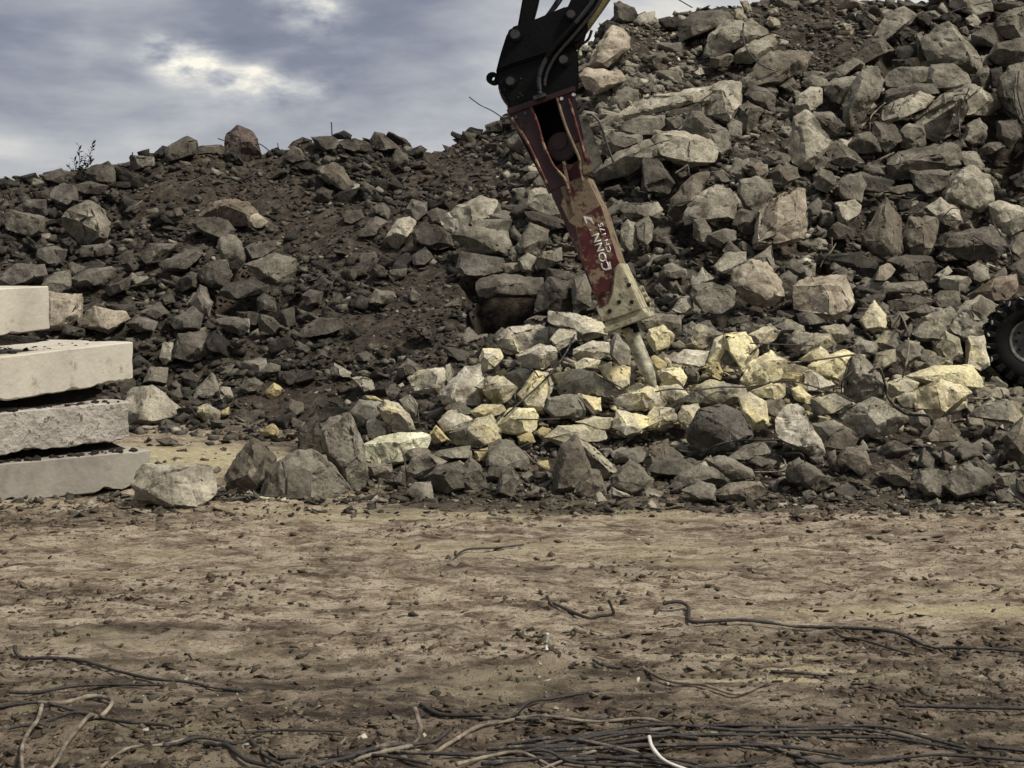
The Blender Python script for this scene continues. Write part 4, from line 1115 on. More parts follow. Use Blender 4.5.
for i in range(260):
    f = rr.random(); h_ = rr.random()
    f = .35+.65*f if i % 4 else f
    p = A+(B-A)*(f*.95)+hb*(.05+.9*h_)
    if i % 3 and f > .8: continue
    s = rr.uniform(.006, .03)*(1.3 if f < .7 else .45)
    mt = Matrix.Translation(p+Vector((0, 0, s*.25))) @ Matrix.Rotation(rr.uniform(0, 3), 4, 'Z') @ Matrix.Diagonal((s*rr.uniform(.8, 1.8), s*rr.uniform(.7, 1.2), s*.45, 1))
    bmesh.ops.create_icosphere(bm, subdivisions=1, radius=1, matrix=mt)
for sl, nn in ((s4, 90), (s3, 50)):
    A, B, _, _, hb, al = sl
    for i in range(nn):
        f = rr.random(); p = A+(B-A)*(f*.98)+hb*rr.uniform(.005, .05); s = rr.uniform(.008, .03)
        mt = Matrix.Translation(p+Vector((0, 0, s*.3))) @ Matrix.Rotation(rr.uniform(0, 3), 4, 'Z') @ Matrix.Diagonal((s*rr.uniform(.8, 1.8), s*rr.uniform(.7, 1.2), s*.6, 1))
        bmesh.ops.create_icosphere(bm, subdivisions=1, radius=1, matrix=mt)
for v in bm.verts: v.co += Vector((mnoise.noise(v.co*60), mnoise.noise(v.co*60+Vector((5, 0, 0))), mnoise.noise(v.co*60+Vector((0, 5, 0)))))*.008
o = bm_obj('slab_crumbs', bm, M['soilbits']); tag(o, 'dark crumbs scattered over the upper sides of the slabs', 'debris', None, 'stuff')

# ------------------------------------------------------------------ excavator arm with hydraulic breaker
TA = math.radians(12); EXD = Vector((math.sin(TA), math.cos(TA), 0))
YT = (hit(655, 394) or 12.0); Y0 = YT-.38; XR = (630-CX)/F*Y0
def FP(px, py, o=0.0):
    k = (px-CX)/F; Y = (Y0+XR*math.tan(TA))/(1+k*math.tan(TA))
    return world(px, py, Y)+EXD*o
PXM = F/Y0
root = bpy.data.objects.new('excavator', None); COL.objects.link(root); root.location = FP(656, 391, .2)
tag(root, 'black excavator arm holding a worn red breaker hammer point down on the pale heap', 'excavator arm')
def prism(name, pts, o0, o1, mat, parent=root, bev=.006, straight=False):
    fp = (lambda x, y, o: FP(x, y)+Vector((0, o, 0))) if straight else FP
    bm = bmesh.new(); a = [bm.verts.new(fp(x, y, o0)) for x, y in pts]; b = [bm.verts.new(fp(x, y, o1)) for x, y in pts]
    n = len(pts); bm.faces.new(a); bm.faces.new(b[::-1])
    for i in range(n): bm.faces.new([a[i], b[i], b[(i+1) % n], a[(i+1) % n]])
    bmesh.ops.recalc_face_normals(bm, faces=bm.faces)
    if bev: bmesh.ops.bevel(bm, geom=list(bm.edges), offset=bev, segments=2, affect='EDGES', clamp_overlap=True)
    return bm_obj(name, bm, mat, parent)
def cyl_bm(bm, p, q, r0, r1=None, seg=20):
    r1 = r0 if r1 is None else r1; d = (q-p); z = d.normalized(); x = z.orthogonal().normalized(); y = z.cross(x)
    A = [bm.verts.new(p+(x*math.cos(t)+y*math.sin(t))*r0) for t in [2*math.pi*i/seg for i in range(seg)]]
    if r1 > 1e-5:
        B = [bm.verts.new(q+(x*math.cos(t)+y*math.sin(t))*r1) for t in [2*math.pi*i/seg for i in range(seg)]]
        bm.faces.new(B)
        for i in range(seg): bm.faces.new([A[i], A[(i+1) % seg], B[(i+1) % seg], B[i]])
    else:
        c = bm.verts.new(q)
        for i in range(seg): bm.faces.new([A[i], A[(i+1) % seg], c])
    bm.faces.new(A[::-1])
def cyl(name, p, q, r, mat, parent=root, r1=None, seg=20, bev=0):
    bm = bmesh.new(); cyl_bm(bm, p, q, r, r1, seg); bmesh.ops.recalc_face_normals(bm, faces=bm.faces)
    if bev: bmesh.ops.bevel(bm, geom=[e for e in bm.edges if len(e.link_faces) == 2 and e.calc_face_angle(0) > 1], offset=bev, segments=2, affect='EDGES')
    return bm_obj(name, bm, mat, parent)
def smooth_path(P, n=6):
    out = []; P = [P[0]+(P[0]-P[1])*.01]+list(P)+[P[-1]+(P[-1]-P[-2])*.01]
    for i in range(1, len(P)-2):
        a, b, c, d = P[i-1], P[i], P[i+1], P[i+2]
        for j in range(n):
            t = j/n; out.append(.5*((2*b)+(c-a)*t+(2*a-5*b+4*c-d)*t*t+(3*b-a-3*c+d)*t**3))
    out.append(P[-2]); return out
def tube_bm(bm, P, r, seg=8, taper=None, wob=0):
    up0 = Vector((0, 0, 1)); rings = []
    for i, p in enumerate(P):
        d = (P[min(i+1, len(P)-1)]-P[max(i-1, 0)]).normalized(); x = d.cross(up0)
        if x.length < .15: x = d.cross(Vector((0, 1, 0)))
        x.normalize(); y = x.cross(d)
        rr_ = r*(1 if not taper else 1-taper*i/(len(P)-1))*(1+wob*mnoise.noise(p*40))
        rings.append([bm.verts.new(p+(x*math.cos(t)+y*math.sin(t))*rr_) for t in [2*math.pi*k/seg for k in range(seg)]])
    for a, b in zip(rings, rings[1:]):
        for k in range(seg): bm.faces.new([a[k], a[(k+1) % seg], b[(k+1) % seg], b[k]])
    bm.faces.new(rings[0][::-1]); bm.faces.new(rings[-1])
def tube(name, P, r, mat, parent=None, seg=8, n=6, taper=None, loc=None, wob=0):
    bm = bmesh.new(); tube_bm(bm, smooth_path(P, n), r, seg, taper, wob); return bm_obj(name, bm, mat, parent, smooth=True, loc=loc)
# breaker body
body = prism('breaker_body', [(549.5, 190), (585, 175), (589, 183), (601, 207), (618.5, 262), (637, 303), (602, 316), (593, 292), (579, 258), (562, 218), (553.5, 200)], 0, .43, M['worn'], bev=.012)
prism('back_plate', [(510, 113), (572, 89), (589, 177), (551, 190)], .32, .43, M['black'], straight=True)
prism('side_plate', [(509, 114), (531, 105), (538, 124), (544, 145), (552, 162), (556, 169), (565, 178.5), (569, 183.6), (550, 191.5), (532.5, 149)], -.01, .44, M['darkred'], bev=.008, straight=True)
prism('side_plate', [(556, 96.5), (574, 88), (578, 112), (584, 139), (572, 144.5), (565, 124)], -.01, .44, M['darkred'], bev=.008, straight=True)
prism('side_plate', [(572, 145), (584, 139.5), (590, 158), (594, 171), (583, 176), (580, 160)], -.008, .438, M['worn'], bev=.008, straight=True)
for P_ in ([(531, 106), (538, 124), (544, 145), (552, 163), (557, 170), (565, 179), (569, 190)], [(557, 97), (565, 124), (575, 148), (580, 160), (580.5, 170), (583, 182)], [(569, 99), (574, 116), (580, 138), (586, 160)], [(512, 118), (528, 143), (547, 184)]):
    tube('stiffening_rib', [FP(x, y, -.014) for x, y in P_], .0125, M['worn'] if P_[0][0] == 557 else M['red'], root, 8)
prism('centre_rib', [(562, 162), (565, 161), (575, 214), (573, 215)], -.012, .3, M['worn'], bev=.003)
prism('centre_web', [(554, 166), (560, 163), (570, 164), (579, 158), (582, 168), (584, 178), (569, 185), (565, 179)], .05, .3, M['red'])
cyl('accumulator', FP(560, 146, .06), FP(560, 146, .32), 15/PXM, M['darkred'], seg=32, bev=.012)
cyl('accumulator_cap', FP(558, 141.5, .045), FP(558, 141.5, .1), 8.5/PXM, M['darkred'], seg=28, bev=.006)
prism('paint_panel', [(586, 214), (600.5, 205.5), (606, 222), (617.5, 259), (620, 264), (613.5, 268), (611, 290), (606, 303), (602, 308), (594.5, 292), (583, 262), (580, 240), (576, 225), (583, 226)], -.004, .02, M['red'], body, 0)
prism('shoe_plate', [(615, 268), (620, 262.5), (638, 300), (642, 309), (602, 323), (597, 310), (607.5, 305), (612.5, 293)], -.02, .45, M['dusty'], bev=.008)
prism('flange', [(603.5, 328), (647, 312), (649, 317.3), (605.5, 333.5)], -.05, .50, M['dusty'], bev=.006)
prism('flange_web', [(602, 322), (642, 308.5), (645, 313), (606, 328)], .0, .43, M['dusty'], bev=.004)
for x, y in ((629, 285), (619.5, 302), (632, 302), (610, 311), (603.5, 293.5)):
    cyl('bolt_hole', FP(x, y, -.024), FP(x, y, .01), 2.2/PXM, M['hole'], seg=14)
for i, (x, y) in enumerate(((638, 289.5), (641, 295.5), (644, 301), (648.5, 306))):
    cyl('edge_bolt', FP(x-2, y, .30), FP(x+1.4, y-1.6, .30), 2.6/PXM, M['dusty'], seg=10)
for x, y in ((562, 99), (574, 95), (526, 113.5), (517, 117.5)):
    cyl('bolt_and_lit_hole', FP(x, y, -.03), FP(x, y, -.005), 1.7/PXM, M['whitebar'] if x > 550 else M['steel'], seg=12)  # the two pale discs are painted as light showing through bolt holes
cyl('chisel_bush', FP(624, 320, .2), FP(629.4, 335, .2), 8.2/PXM, M['black'], seg=24)
cax = [FP(630, 328, .2), FP(633.5, 337, .2), FP(650, 375, .2), FP(655.5, 386, .2), FP(658.5, 394.5, .2)]
# points above are drawn at the front plane; shift back to the pixel they stand at
sh = FP(630, 328, .2)-world(630-2.0, 328, (FP(630, 328, .2)).y); sh = Vector((EXD.x*.2*.85, 0, 0)); cax = [p-sh for p in cax]
bm = bmesh.new()
prof_ = [(0, 7.4), (.06, 7.7), (.60, 7.4), (.76, 5.8), (.9, 3.2), (1, .8)]
axis = [cax[0].lerp(cax[-1], t_) for t_, _ in prof_]; d_ = (cax[-1]-cax[0]).normalized(); x_d = d_.orthogonal().normalized(); y_d = d_.cross(x_d)
ax2 = []; rings = []
tt_ = np.linspace(0, 1, 34)
for t_ in tt_:
    r_ = np.interp(t_, [a for a, _ in prof_], [b for _, b in prof_])/PXM; c_ = cax[0].lerp(cax[-1], float(t_))
    rings.append([bm.verts.new(c_+(x_d*math.cos(a)+y_d*math.sin(a))*r_*(1+.03*mnoise.noise((c_+x_d*math.cos(a)*.2)*25))) for a in [2*math.pi*k/24 for k in range(24)]])
for a, b in zip(rings, rings[1:]):
    for k in range(24): bm.faces.new([a[k], a[(k+1) % 24], b[(k+1) % 24], b[k]])
bm.faces.new(rings[0][::-1]); bm.faces.new(rings[-1]); bmesh.ops.recalc_face_normals(bm, faces=bm.faces)
bm_obj('chisel', bm, M['chisel'], root, smooth=True)
# lettering
def lettering(s, p0, p1, cap, name='lettering'):
    c = bpy.data.curves.new(name, 'FONT'); c.body = s; c.extrude = .0; c.offset = .012; tmp = bpy.data.objects.new('tmp', c); COL.objects.link(tmp)
    bpy.context.view_layer.update(); dg = bpy.context.evaluated_depsgraph_get(); me = bpy.data.meshes.new_from_object(tmp.evaluated_get(dg))
    bpy.data.objects.remove(tmp); bpy.data.curves.remove(c)
    xs_ = [v.co.x for v in me.vertices]; ys2 = [v.co.y for v in me.vertices]; x0, x1, y0_, y1_ = min(xs_), max(xs_), min(ys2), max(ys2)
    P0, P1 = FP(*p0, -.0065), FP(*p1, -.0065); ex = (P1-P0); n_ = -EXD; ey = n_.cross(ex.normalized()).normalized()
    for v in me.vertices:
        a = (v.co.x-x0)/(x1-x0); b = (v.co.y-y0_)/(y1_-y0_); v.co = P0+ex*a+ey*(b*cap/PXM)
    bm = bmesh.new(); bm.from_mesh(me); r_ = bmesh.ops.extrude_face_region(bm, geom=list(bm.faces))
    for v in [g_ for g_ in r_['geom'] if isinstance(g_, bmesh.types.BMVert)]: v.co -= n_*.002
    bmesh.ops.recalc_face_normals(bm, faces=bm.faces); bpy.data.meshes.remove(me)
    return bm_obj(name, bm, M['white'], body)
lettering('CONN', (610.3, 269), (599.0, 233), 8.0)
lettering('CH 175', (611.8, 251.5), (602.6, 222.5), 5.0)
for pts in ([(583.5, 216), (591.5, 217.5), (594, 224.5), (590, 220), (587.5, 219.5), (586.8, 224.5), (584.8, 220.5)], [(594.5, 235), (597.5, 233), (598, 235), (596, 236.5)], [(589, 229), (591.5, 229.5), (590.5, 231)], [(605, 256), (606.5, 259), (607, 262), (604.5, 258)]):
    prism('worn_emblem', pts, -.0065, -.003, M['white'], body, 0)
prism('worn_emblem', [(605.5, 268.8), (609.8, 267.4), (608.6, 262), (610.2, 261.5), (611.6, 268.8), (605.8, 270.6)], -.0075, -.003, M['white'], body, 0)
prism('paint_panel', [(550, 191), (560, 187), (563, 196), (561, 205), (569, 222), (575, 226), (579, 244), (581, 262), (590, 281), (592.5, 291), (579.5, 258), (562.5, 218), (554, 200)], -.003, .02, M['darkred'], body, 0)
# rear bracket with hose loop
prism('hose_guard', [(578, 112), (590, 112), (598, 132), (606.5, 158), (596, 168), (588, 152)], .46, .50, M['rim'], straight=True)
for x, y in ((592, 126), (595, 133.5), (599, 144), (600, 152), (590, 136)):
    cyl('guard_bolt', FP(x, y, .445), FP(x, y, .46), 1.1/PXM, M['dusty'], seg=10)
tube('hose', [FP(x, y, .44) for x, y in ((578, 108), (584, 109), (590, 114), (594, 122), (599, 138), (606, 158))], .009, M['steel'], root, 8)
# coupler and link
prism('link_plate', [(495.6, 73.4), (500, 56), (507, 34), (511, 28), (517, 26), (535, 20), (566, 7), (576, 6), (583, 10), (587, 18), (588, 27), (586, 36), (580, 44), (574, 45), (549, 55), (511, 67)], -.05, .40, M['black'], bev=.02, straight=True)
coup = prism('quick_coupler', [(497, 72), (511, 66), (549, 54), (575, 44), (578.5, 59), (578.5, 87.5), (547, 97), (509, 110), (508, 101.5), (502, 94), (498, 84)], -.02, .42, M['black'], bev=.015, straight=True)
prism('mount_plate', [(507, 109), (575, 86), (576, 91), (509, 115)], -.03, .46, M['darkred'], bev=.005, straight=True)
for x, y, r_, o_ in ((517, 36, 5.6, -.05), (572.5, 16, 5.0, -.05), (564.5, 60.5, 5, -.02), (511.5, 82, 5, -.02)):
    cyl('pin_collar', FP(x, y, o_-.02), FP(x, y, o_+.01), (r_+2)/PXM, M['black'], seg=24, bev=.005)
    cyl('pin', FP(x, y, o_-.045), FP(x, y, o_+.01), (r_-.6)/PXM, M['steel'], seg=24, bev=.006)
for x, y in ((521, 94), (523, 96), (519, 97.5), (521.5, 79), (505, 90)):
    cyl('coupler_bolt', FP(x, y, -.03), FP(x, y, -.018), .8/PXM, M['steel'], seg=8)
bm = bmesh.new(); n_ = 20
ring_i = [(493.2+2.3*math.cos(2*math.pi*k/n_), 76.2+2.3*math.sin(2*math.pi*k/n_)) for k in range(n_)]; ring_o = [(493.2+6.4*math.cos(2*math.pi*k/n_), 76.2+6.4*math.sin(2*math.pi*k/n_)) for k in range(n_)]
vi = [[bm.verts.new(FP(x, y, o_)) for x, y in R_] for R_ in (ring_i, ring_o) for o_ in (.12, .2)]
for k in range(n_):
    k2 = (k+1) % n_
    bm.faces.new([vi[0][k], vi[0][k2], vi[2][k2], vi[2][k]]); bm.faces.new([vi[1][k2], vi[1][k], vi[3][k], vi[3][k2]])
    bm.faces.new([vi[0][k2], vi[0][k], vi[1][k], vi[1][k2]]); bm.faces.new([vi[2][k], vi[2][k2], vi[3][k2], vi[3][k]])
# shift so that the eye reads at its pixel in spite of standing behind the front plane
for v in bm.verts: v.co.x -= EXD.x*.16
bmesh.ops.recalc_face_normals(bm, faces=bm.faces); bm_obj('lifting_eye', bm, M['black'], root)
prism('bucket_link', [(517, 28), (533, 22), (539, 0), (556, -90), (539, -90), (522, 0)], .06, .30, M['black'], bev=.015, straight=True)
prism('arm', [(566, 10), (571, -1), (612, -90), (662, -90), (600, 1), (589, 17), (580, 18)], .02, .34, M['black'], bev=.012, straight=True)
prism('arm_cover', [(585.5, 20), (589, 15.6), (600, 0), (662, -92), (671, -92), (607.5, 1), (592.5, 22), (588, 28)], .03, .33, M['stickyellow'], bev=.006, straight=True)
hp = [(542.5, 96), (541, 84), (542.5, 73), (549, 59), (558, 47), (570.6, 33), (581.5, 20), (591, 8), (597, -2), (622, -42), (650, -88)]
tube('hose', [FP(x, y, -.09) for x, y in hp], .019, M['hose'], root, 10)
tube('hose', [FP(x+5, y+3.5, -.07) for x, y in hp[1:]], .015, M['hose'], root, 10)
tube('hose_sleeve', [FP(x, y, -.09) for x, y in ((549, 59), (558, 47), (570.6, 33), (578, 24.5))], .0225, M['black'], root, 10)
prism('hose_clamp', [(535, 97.5), (546.5, 94), (547.5, 97.5), (536, 101.5)], -.1, -.02, M['steel'], bev=.003)
tube('hose', [FP(x, y, .2) for x, y in ((539.5, 22), (540, 15), (547, 5), (554, -6), (578, -45), (600, -88))], .014, M['hose'], root, 8)
tube('hose', [FP(x, y, .16) for x, y in ((543, 20), (549, 8), (556, -1), (580, -40), (606, -88))], .012, M['hose'], root, 8)
tube('hose', [FP(x, y, .2) for x, y in ((588, 26), (584, 36), (574, 42))], .012, M['hose'], root, 8)
cyl('hose_fitting', FP(577, 49, .1), FP(578, 54, .1), .02, M['chisel'], seg=10)

# ------------------------------------------------------------------ wheel of the machine at the right edge
WY = 14.45; WC = world(1030, 341, WY); WS = F/WY
wr = bpy.data.objects.new('machine_wheel', None); COL.objects.link(wr); wr.location = (WC.x, WC.y, WC.z-44/WS)
tag(wr, 'black lugged tyre with a pale bolted hub cut by the right edge of the photo', 'wheel')
wa = Vector((math.sin(math.radians(-8)), -math.cos(math.radians(-8)), 0)).normalized()  # outward, towards the camera
wx = Vector((0, 0, 1)).cross(wa).normalized(); wz = Vector((0, 0, 1))
def lathe(profile, seg, mat, name, parent):
    bm = bmesh.new(); R = []
    for (r_, o_) in profile: R.append([bm.verts.new(WC+wa*o_+(wx*math.cos(a)+wz*math.sin(a))*r_) for a in [2*math.pi*k/seg for k in range(seg)]])
    for a, b in zip(R, R[1:]):
        for k in range(seg): bm.faces.new([a[k], a[(k+1) % seg], b[(k+1) % seg], b[k]])
    bmesh.ops.remove_doubles(bm, verts=bm.verts, dist=1e-5); bmesh.ops.recalc_face_normals(bm, faces=bm.faces); return bm_obj(name, bm, mat, parent, smooth=True)
R_ = 42.5/WS; hub = 23/WS
ty = lathe([(hub, -.02), (hub, .12), (hub+.02, .15), (R_*.75, .175), (R_*.93, .165), (R_, .12), (R_*1.01, 0), (R_, -.12), (R_*.93, -.165), (hub, -.16), (hub, -.02)], 72, M['tyre'], 'tyre', wr)
bm = bmesh.new()
for sd_ in (1, -1):
    for k in range(22):
        a0 = 2*math.pi*(k+.25*(sd_ < 0)*2)/22
        def wp(a, r_, o_): return WC+wa*o_+(wx*math.cos(a)+wz*math.sin(a))*r_
        q = [(a0, .0), (a0+.13, .0), (a0+.19, .19*sd_), (a0+.05, .19*sd_)]
        lo = [bm.verts.new(wp(a, R_*(.97 if o_ == 0 else .86), o_)) for a, o_ in q]; hi = [bm.verts.new(wp(a, R_*(1.075 if o_ == 0 else 1.05), o_)) for a, o_ in q]
        bm.faces.new(hi); bm.faces.new(lo[::-1])
        for i in range(4): bm.faces.new([lo[i], lo[(i+1) % 4], hi[(i+1) % 4], hi[i]])
bmesh.ops.recalc_face_normals(bm, faces=bm.faces); bmesh.ops.bevel(bm, geom=list(bm.edges), offset=.006, segments=1, affect='EDGES', clamp_overlap=True)
bm_obj('tread_lugs', bm, M['tyre'], ty)
for k in range(22):
    a0 = 2*math.pi*k/22
    if not (1.3 < a0 < 3.7): continue
    p = WC+wa*.188+(wx*math.cos(a0+.13)+wz*math.sin(a0+.13))*R_*1.04; bm = bmesh.new()
    mt = Matrix.Translation(p) @ Matrix.Rotation(random.uniform(0, 3), 4, 'Y') @ Matrix.Diagonal((.028, .012, .009, 1)); bmesh.ops.create_icosphere(bm, subdivisions=2, radius=1, matrix=mt)
    for v in bm.verts: v.co += Vector((mnoise.noise(v.co*50), 0, mnoise.noise(v.co*50+Vector((3, 0, 0)))))*.008
    bm_obj('dried_mud', bm, M['mudedge'], ty)
rim = lathe([(0, .10), (hub*.30, .10), (hub*.33, .07), (hub*.45, .055), (hub*.78, .05), (hub*.84, .10), (hub*.98, .13), (hub*1.0, .10), (hub*.99, -.1), (0, -.1)], 48, M['rim'], 'rim', wr)
for k in range(10):
    a = 2*math.pi*k/10; p = WC+(wx*math.cos(a)+wz*math.sin(a))*hub*.62; cyl('wheel_bolt', p+wa*.04, p+wa*.078, .013, M['black'], rim, seg=6)
for k in range(8):
    a = 2*math.pi*(k+.5)/8; p = WC+(wx*math.cos(a)+wz*math.sin(a))*hub*.24; cyl('hub_bolt', p+wa*.09, p+wa*.11, .008, M['black'], rim, seg=6)
cyl('axle', WC-wa*.1, WC-wa*.95, .09, M['black'], wr)

# ------------------------------------------------------------------ rebar, wires and litter bars
bpy.context.view_layer.update(); DG = bpy.context.evaluated_depsgraph_get()
EYEV = Vector((0, 0, EYE))
def ray(px, py):
    d = world(px, py, 1.0)-EYEV; d.normalize()
    ok, loc, nrm, fi, ob, mt = SC.ray_cast(DG, EYEV, d); return (loc, ob) if ok else (None, None)
BARS = []   # ground bars: tile, scale, points (x,y[,row of the ground below]), radius px, material, label
def gb(ox, oy, s, pts, rpx, mat, label, cat='rebar', group=None):
    P = []
    for i, p in enumerate(pts):
        px, py = ox+p[0]/s, oy+p[1]/s; gy = oy+p[2]/s if len(p) > 2 else py
        Y = gY(gy); q = world(px, py, Y)
        if len(p) <= 2: q.z = float(terrain(np.array([q.x]), np.array([Y]), True)[0])+rpx/F*Y*.75+.010
        P.append(q)
    rpx *= 1.15; Y = sum(p.y for p in P)/len(P); b = min(P, key=lambda p: p.z)
    P = [p+Vector((random.uniform(-1, 1)*.012, 0, random.uniform(-.3, 1)*.006)) if 0 < i < len(P)-1 else p for i, p in enumerate(P)]; o = tube('rebar', P, rpx/F*Y, mat, seg=8, n=7, loc=b, wob=.3, taper=.25); tag(o, label, cat, group or 'old bars and wires lying on the flat dirt'); return o
RB, PB, WB = M['rebar'], M['palebar'], M['whitebar']
A_ = (0, 630, 4); B_ = (256, 660, 2.667); C_ = (520, 580, 2.032); D_ = (400, 500, 3.413)
gb(*A_, [(60, 62, 105), (75, 92, 110), (110, 113), (200, 122), (330, 130), (450, 165), (600, 190), (720, 208), (850, 225), (985, 240)], 1.7, RB, 'dark bar with a raised curled left end, topmost of the left foreground bars')
gb(*A_, [(-60, 255), (130, 257), (280, 240), (420, 222), (560, 215), (650, 222)], 1.6, RB, 'nearly straight black bar entering from the left edge below the curled bar')
gb(*A_, [(150, 305), (250, 290), (370, 270), (430, 285), (452, 315), (400, 345), (350, 380), (310, 435), (260, 490), (225, 545), (190, 590)], 2.3, PB, 'thick mud-coated bar looping round and running down to the bottom edge at left')
gb(*A_, [(-60, 333), (140, 320), (280, 325), (400, 345), (540, 372), (640, 390), (700, 400)], 1.7, RB, 'long bar from the left edge crossing under the mud-coated loop')
gb(*A_, [(168, 325), (140, 390), (110, 450), (85, 510), (90, 590)], 2.0, PB, 'short pale-brown bar pointing at the viewer near the bottom left corner')
gb(*A_, [(820, 460), (900, 495), (980, 530), (1080, 570)], 2.4, RB, 'thick dark bar sloping to the bottom edge right of the mud-coated loop')
gb(*B_, [(425, 132, 190), (440, 160, 215), (435, 190, 222), (415, 225), (375, 250), (300, 265), (262, 290)], 2.3, PB, 'pale bent bar rising with a hooked top in the middle foreground')
gb(*B_, [(440, 133), (500, 150), (600, 158), (680, 155), (730, 120), (800, 97), (915, 85)], 1.9, RB, 'dark wavy bar sagging then rising to the right beside the pale hooked bar')
gb(*B_, [(130, 295), (240, 260), (330, 240), (420, 228), (480, 210), (515, 192)], 2.3, RB, 'thick dark bar rising to the right from the bottom edge under the pale hooked bar')
gb(*B_, [(470, 250), (530, 205), (600, 185), (660, 175), (700, 162), (780, 165), (900, 172), (1024, 172), (1110, 176)], 1.8, PB, 'brownish bar climbing then running level along the top of the bundle')
gb(*B_, [(330, 245), (400, 253), (520, 258), (650, 253), (760, 262), (850, 275), (1024, 288)], 1.9, RB, 'dark bar lying almost level along the bottom edge left of the bundle')
gb(*B_, [(730, 205), (850, 212), (950, 203), (1060, 195), (1200, 185)], 2.0, RB, 'short thick black bar starting at the left end of the bundle')
gb(*B_, [(615, 235), (720, 235), (850, 225), (1024, 213), (1180, 215)], 1.7, RB, 'black bar just below the short thick one in the bundle')
gb(*B_, [(860, 212, 225), (940, 232), (1020, 258)], 1.6, PB, 'thin pale bar crossing the left half of the bundle at a slant')
gb(*B_, [(240, 208, 250), (217, 235, 262), (222, 262)], 1.5, RB, 'tiny bent stub standing up in the dirt at lower left of centre')
gb(*B_, [(-15, 235), (30, 262), (70, 292)], 2.0, RB, 'short dark stub touching the bottom edge between the left loops and centre')
gb(*B_, [(535, 290), (620, 262), (700, 258), (800, 290)], 1.9, PB, 'arched pale-brown bar at the bottom edge under the bundle')
gb(*C_, [(-10, 288), (150, 290), (300, 292), (440, 300), (600, 303), (740, 308), (850, 325), (905, 335)], 1.7, RB, 'longest bar of the bundle, uppermost and ending in open dirt at right')
gb(*C_, [(30, 330), (150, 318), (280, 308), (450, 312), (560, 308), (700, 311), (830, 327)], 1.7, RB, 'middle bar of the bundle lying between the two long ones')
gb(*C_, [(0, 342), (150, 334), (300, 325), (450, 318), (650, 318), (760, 325), (910, 350)], 1.8, RB, 'lowest long bar of the bundle, bending down at its right end')
gb(*C_, [(262, 318, 365), (275, 345, 375), (300, 368, 382), (350, 388)], 1.9, WB, 'whitish bar standing out of the bottom edge, brightest piece in the bundle')
gb(*C_, [(122, 325), (180, 340), (260, 365), (380, 385)], 1.7, RB, 'bar slanting down to the right under the bundle past the whitish one')
gb(*C_, [(435, 330), (500, 345), (560, 365), (640, 392)], 1.9, RB, 'dark bar slanting to the bottom edge right of the whitish one')
gb(*C_, [(-10, 360), (120, 360), (250, 373), (380, 381), (500, 378)], 1.9, RB, 'bar along the very bottom edge below the whitish one')
gb(*C_, [(290, 48, 60), (320, 46, 60), (338, 58), (342, 75), (360, 88), (450, 92), (560, 93), (660, 100), (760, 115), (830, 132), (930, 145), (1060, 158)], 1.7, RB, 'long dark wire with a hooked left end reaching the right edge of the photo')
gb(*C_, [(55, 33, 66), (62, 50, 70), (68, 65), (130, 80), (165, 82), (184, 70, 82), (187, 55, 82), (180, 40, 82)], 1.6, RB, 'u-shaped dark wire with both ends sticking up in mid ground')
gb(*C_, [(56, 108, 150), (57, 130, 150), (57, 152, 153)], 1.7, WB, 'short white peg standing upright in the dirt below the u-shaped wire', 'peg', 'pegs')
gb(*C_, [(250, 188), (290, 210), (370, 222), (440, 232), (490, 218), (505, 204, 210), (500, 190, 208)], 1.5, PB, 'brown wire sagging between raised ends below the pale planks of dirt')
gb(*C_, [(510, 194), (570, 198), (625, 196)], 1.5, RB, 'short straight black bar at the right tip of the sagging brown wire')
gb(*C_, [(770, 258), (850, 260), (1060, 266)], 2.1, RB, 'thick black bar running level out of the right edge in the foreground')
gb(*C_, [(930, 338), (1060, 350)], 2.0, RB, 'black bar end at the lower right corner below the level thick one')
gb(*C_, [(150, 170), (178, 178), (203, 179)], 1.9, RB, 'very short dark stub lying alone above the wavy bar')
gb(*D_, [(190, 175, 200), (192, 190, 200), (230, 177), (330, 167), (422, 158)], 1.1, RB, 'thin wire lying on the far dirt at centre, the farthest one before the rocks')
gb(*C_, [(-20, 330), (70, 322), (200, 340), (300, 338)], 1.5, RB, 'thin bar crossing the left part of the bundle under the short thick one')
gb(*C_, [(160, 345), (90, 368), (20, 395)], 1.5, PB, 'short pale-brown bar sloping down left beneath the bundle')
gb(*A_, [(-60, 420), (60, 400), (170, 372), (300, 360), (420, 352)], 1.8, RB, 'dark bar leaving the left edge low down, under the mud-coated loop')
gb(*A_, [(560, 452), (680, 470), (800, 448), (950, 462), (1060, 470)], 1.9, RB, 'dark wavy bar half buried between the left loops and the pale hooked bar')
gb(*A_, [(400, 560), (520, 500), (640, 470), (740, 455)], 1.7, PB, 'brown bar slanting up from the bottom edge right of the mud-coated loop')
gb(*B_, [(60, 262), (160, 250), (260, 255), (360, 272), (470, 290)], 1.9, RB, 'dark bar arching along the bottom edge left of the pale hooked bar')
gb(*B_, [(600, 282), (760, 272), (900, 262), (1060, 268), (1180, 280)], 2.1, RB, 'thick black bar lying along the bottom edge in the middle of the bundle')
gb(*C_, [(60, 352), (220, 344), (360, 340), (520, 346), (660, 356)], 1.8, RB, 'black bar filling the lower side of the bundle under its middle bars')
gb(*C_, [(560, 372), (700, 362), (860, 366), (1060, 380)], 1.8, RB, 'black bar near the bottom edge right of the bundle')
gb(*C_, [(640, 105, 112), (662, 118), (700, 130), (760, 150), (800, 158)], 1.2, RB, 'thin kinked wire in churned dirt below the long hooked wire')
gb(*B_, [(-30, 200), (60, 192), (150, 196), (230, 190)], 1.4, RB, 'thin dark wire lying level between the left bars and the tiny stub')
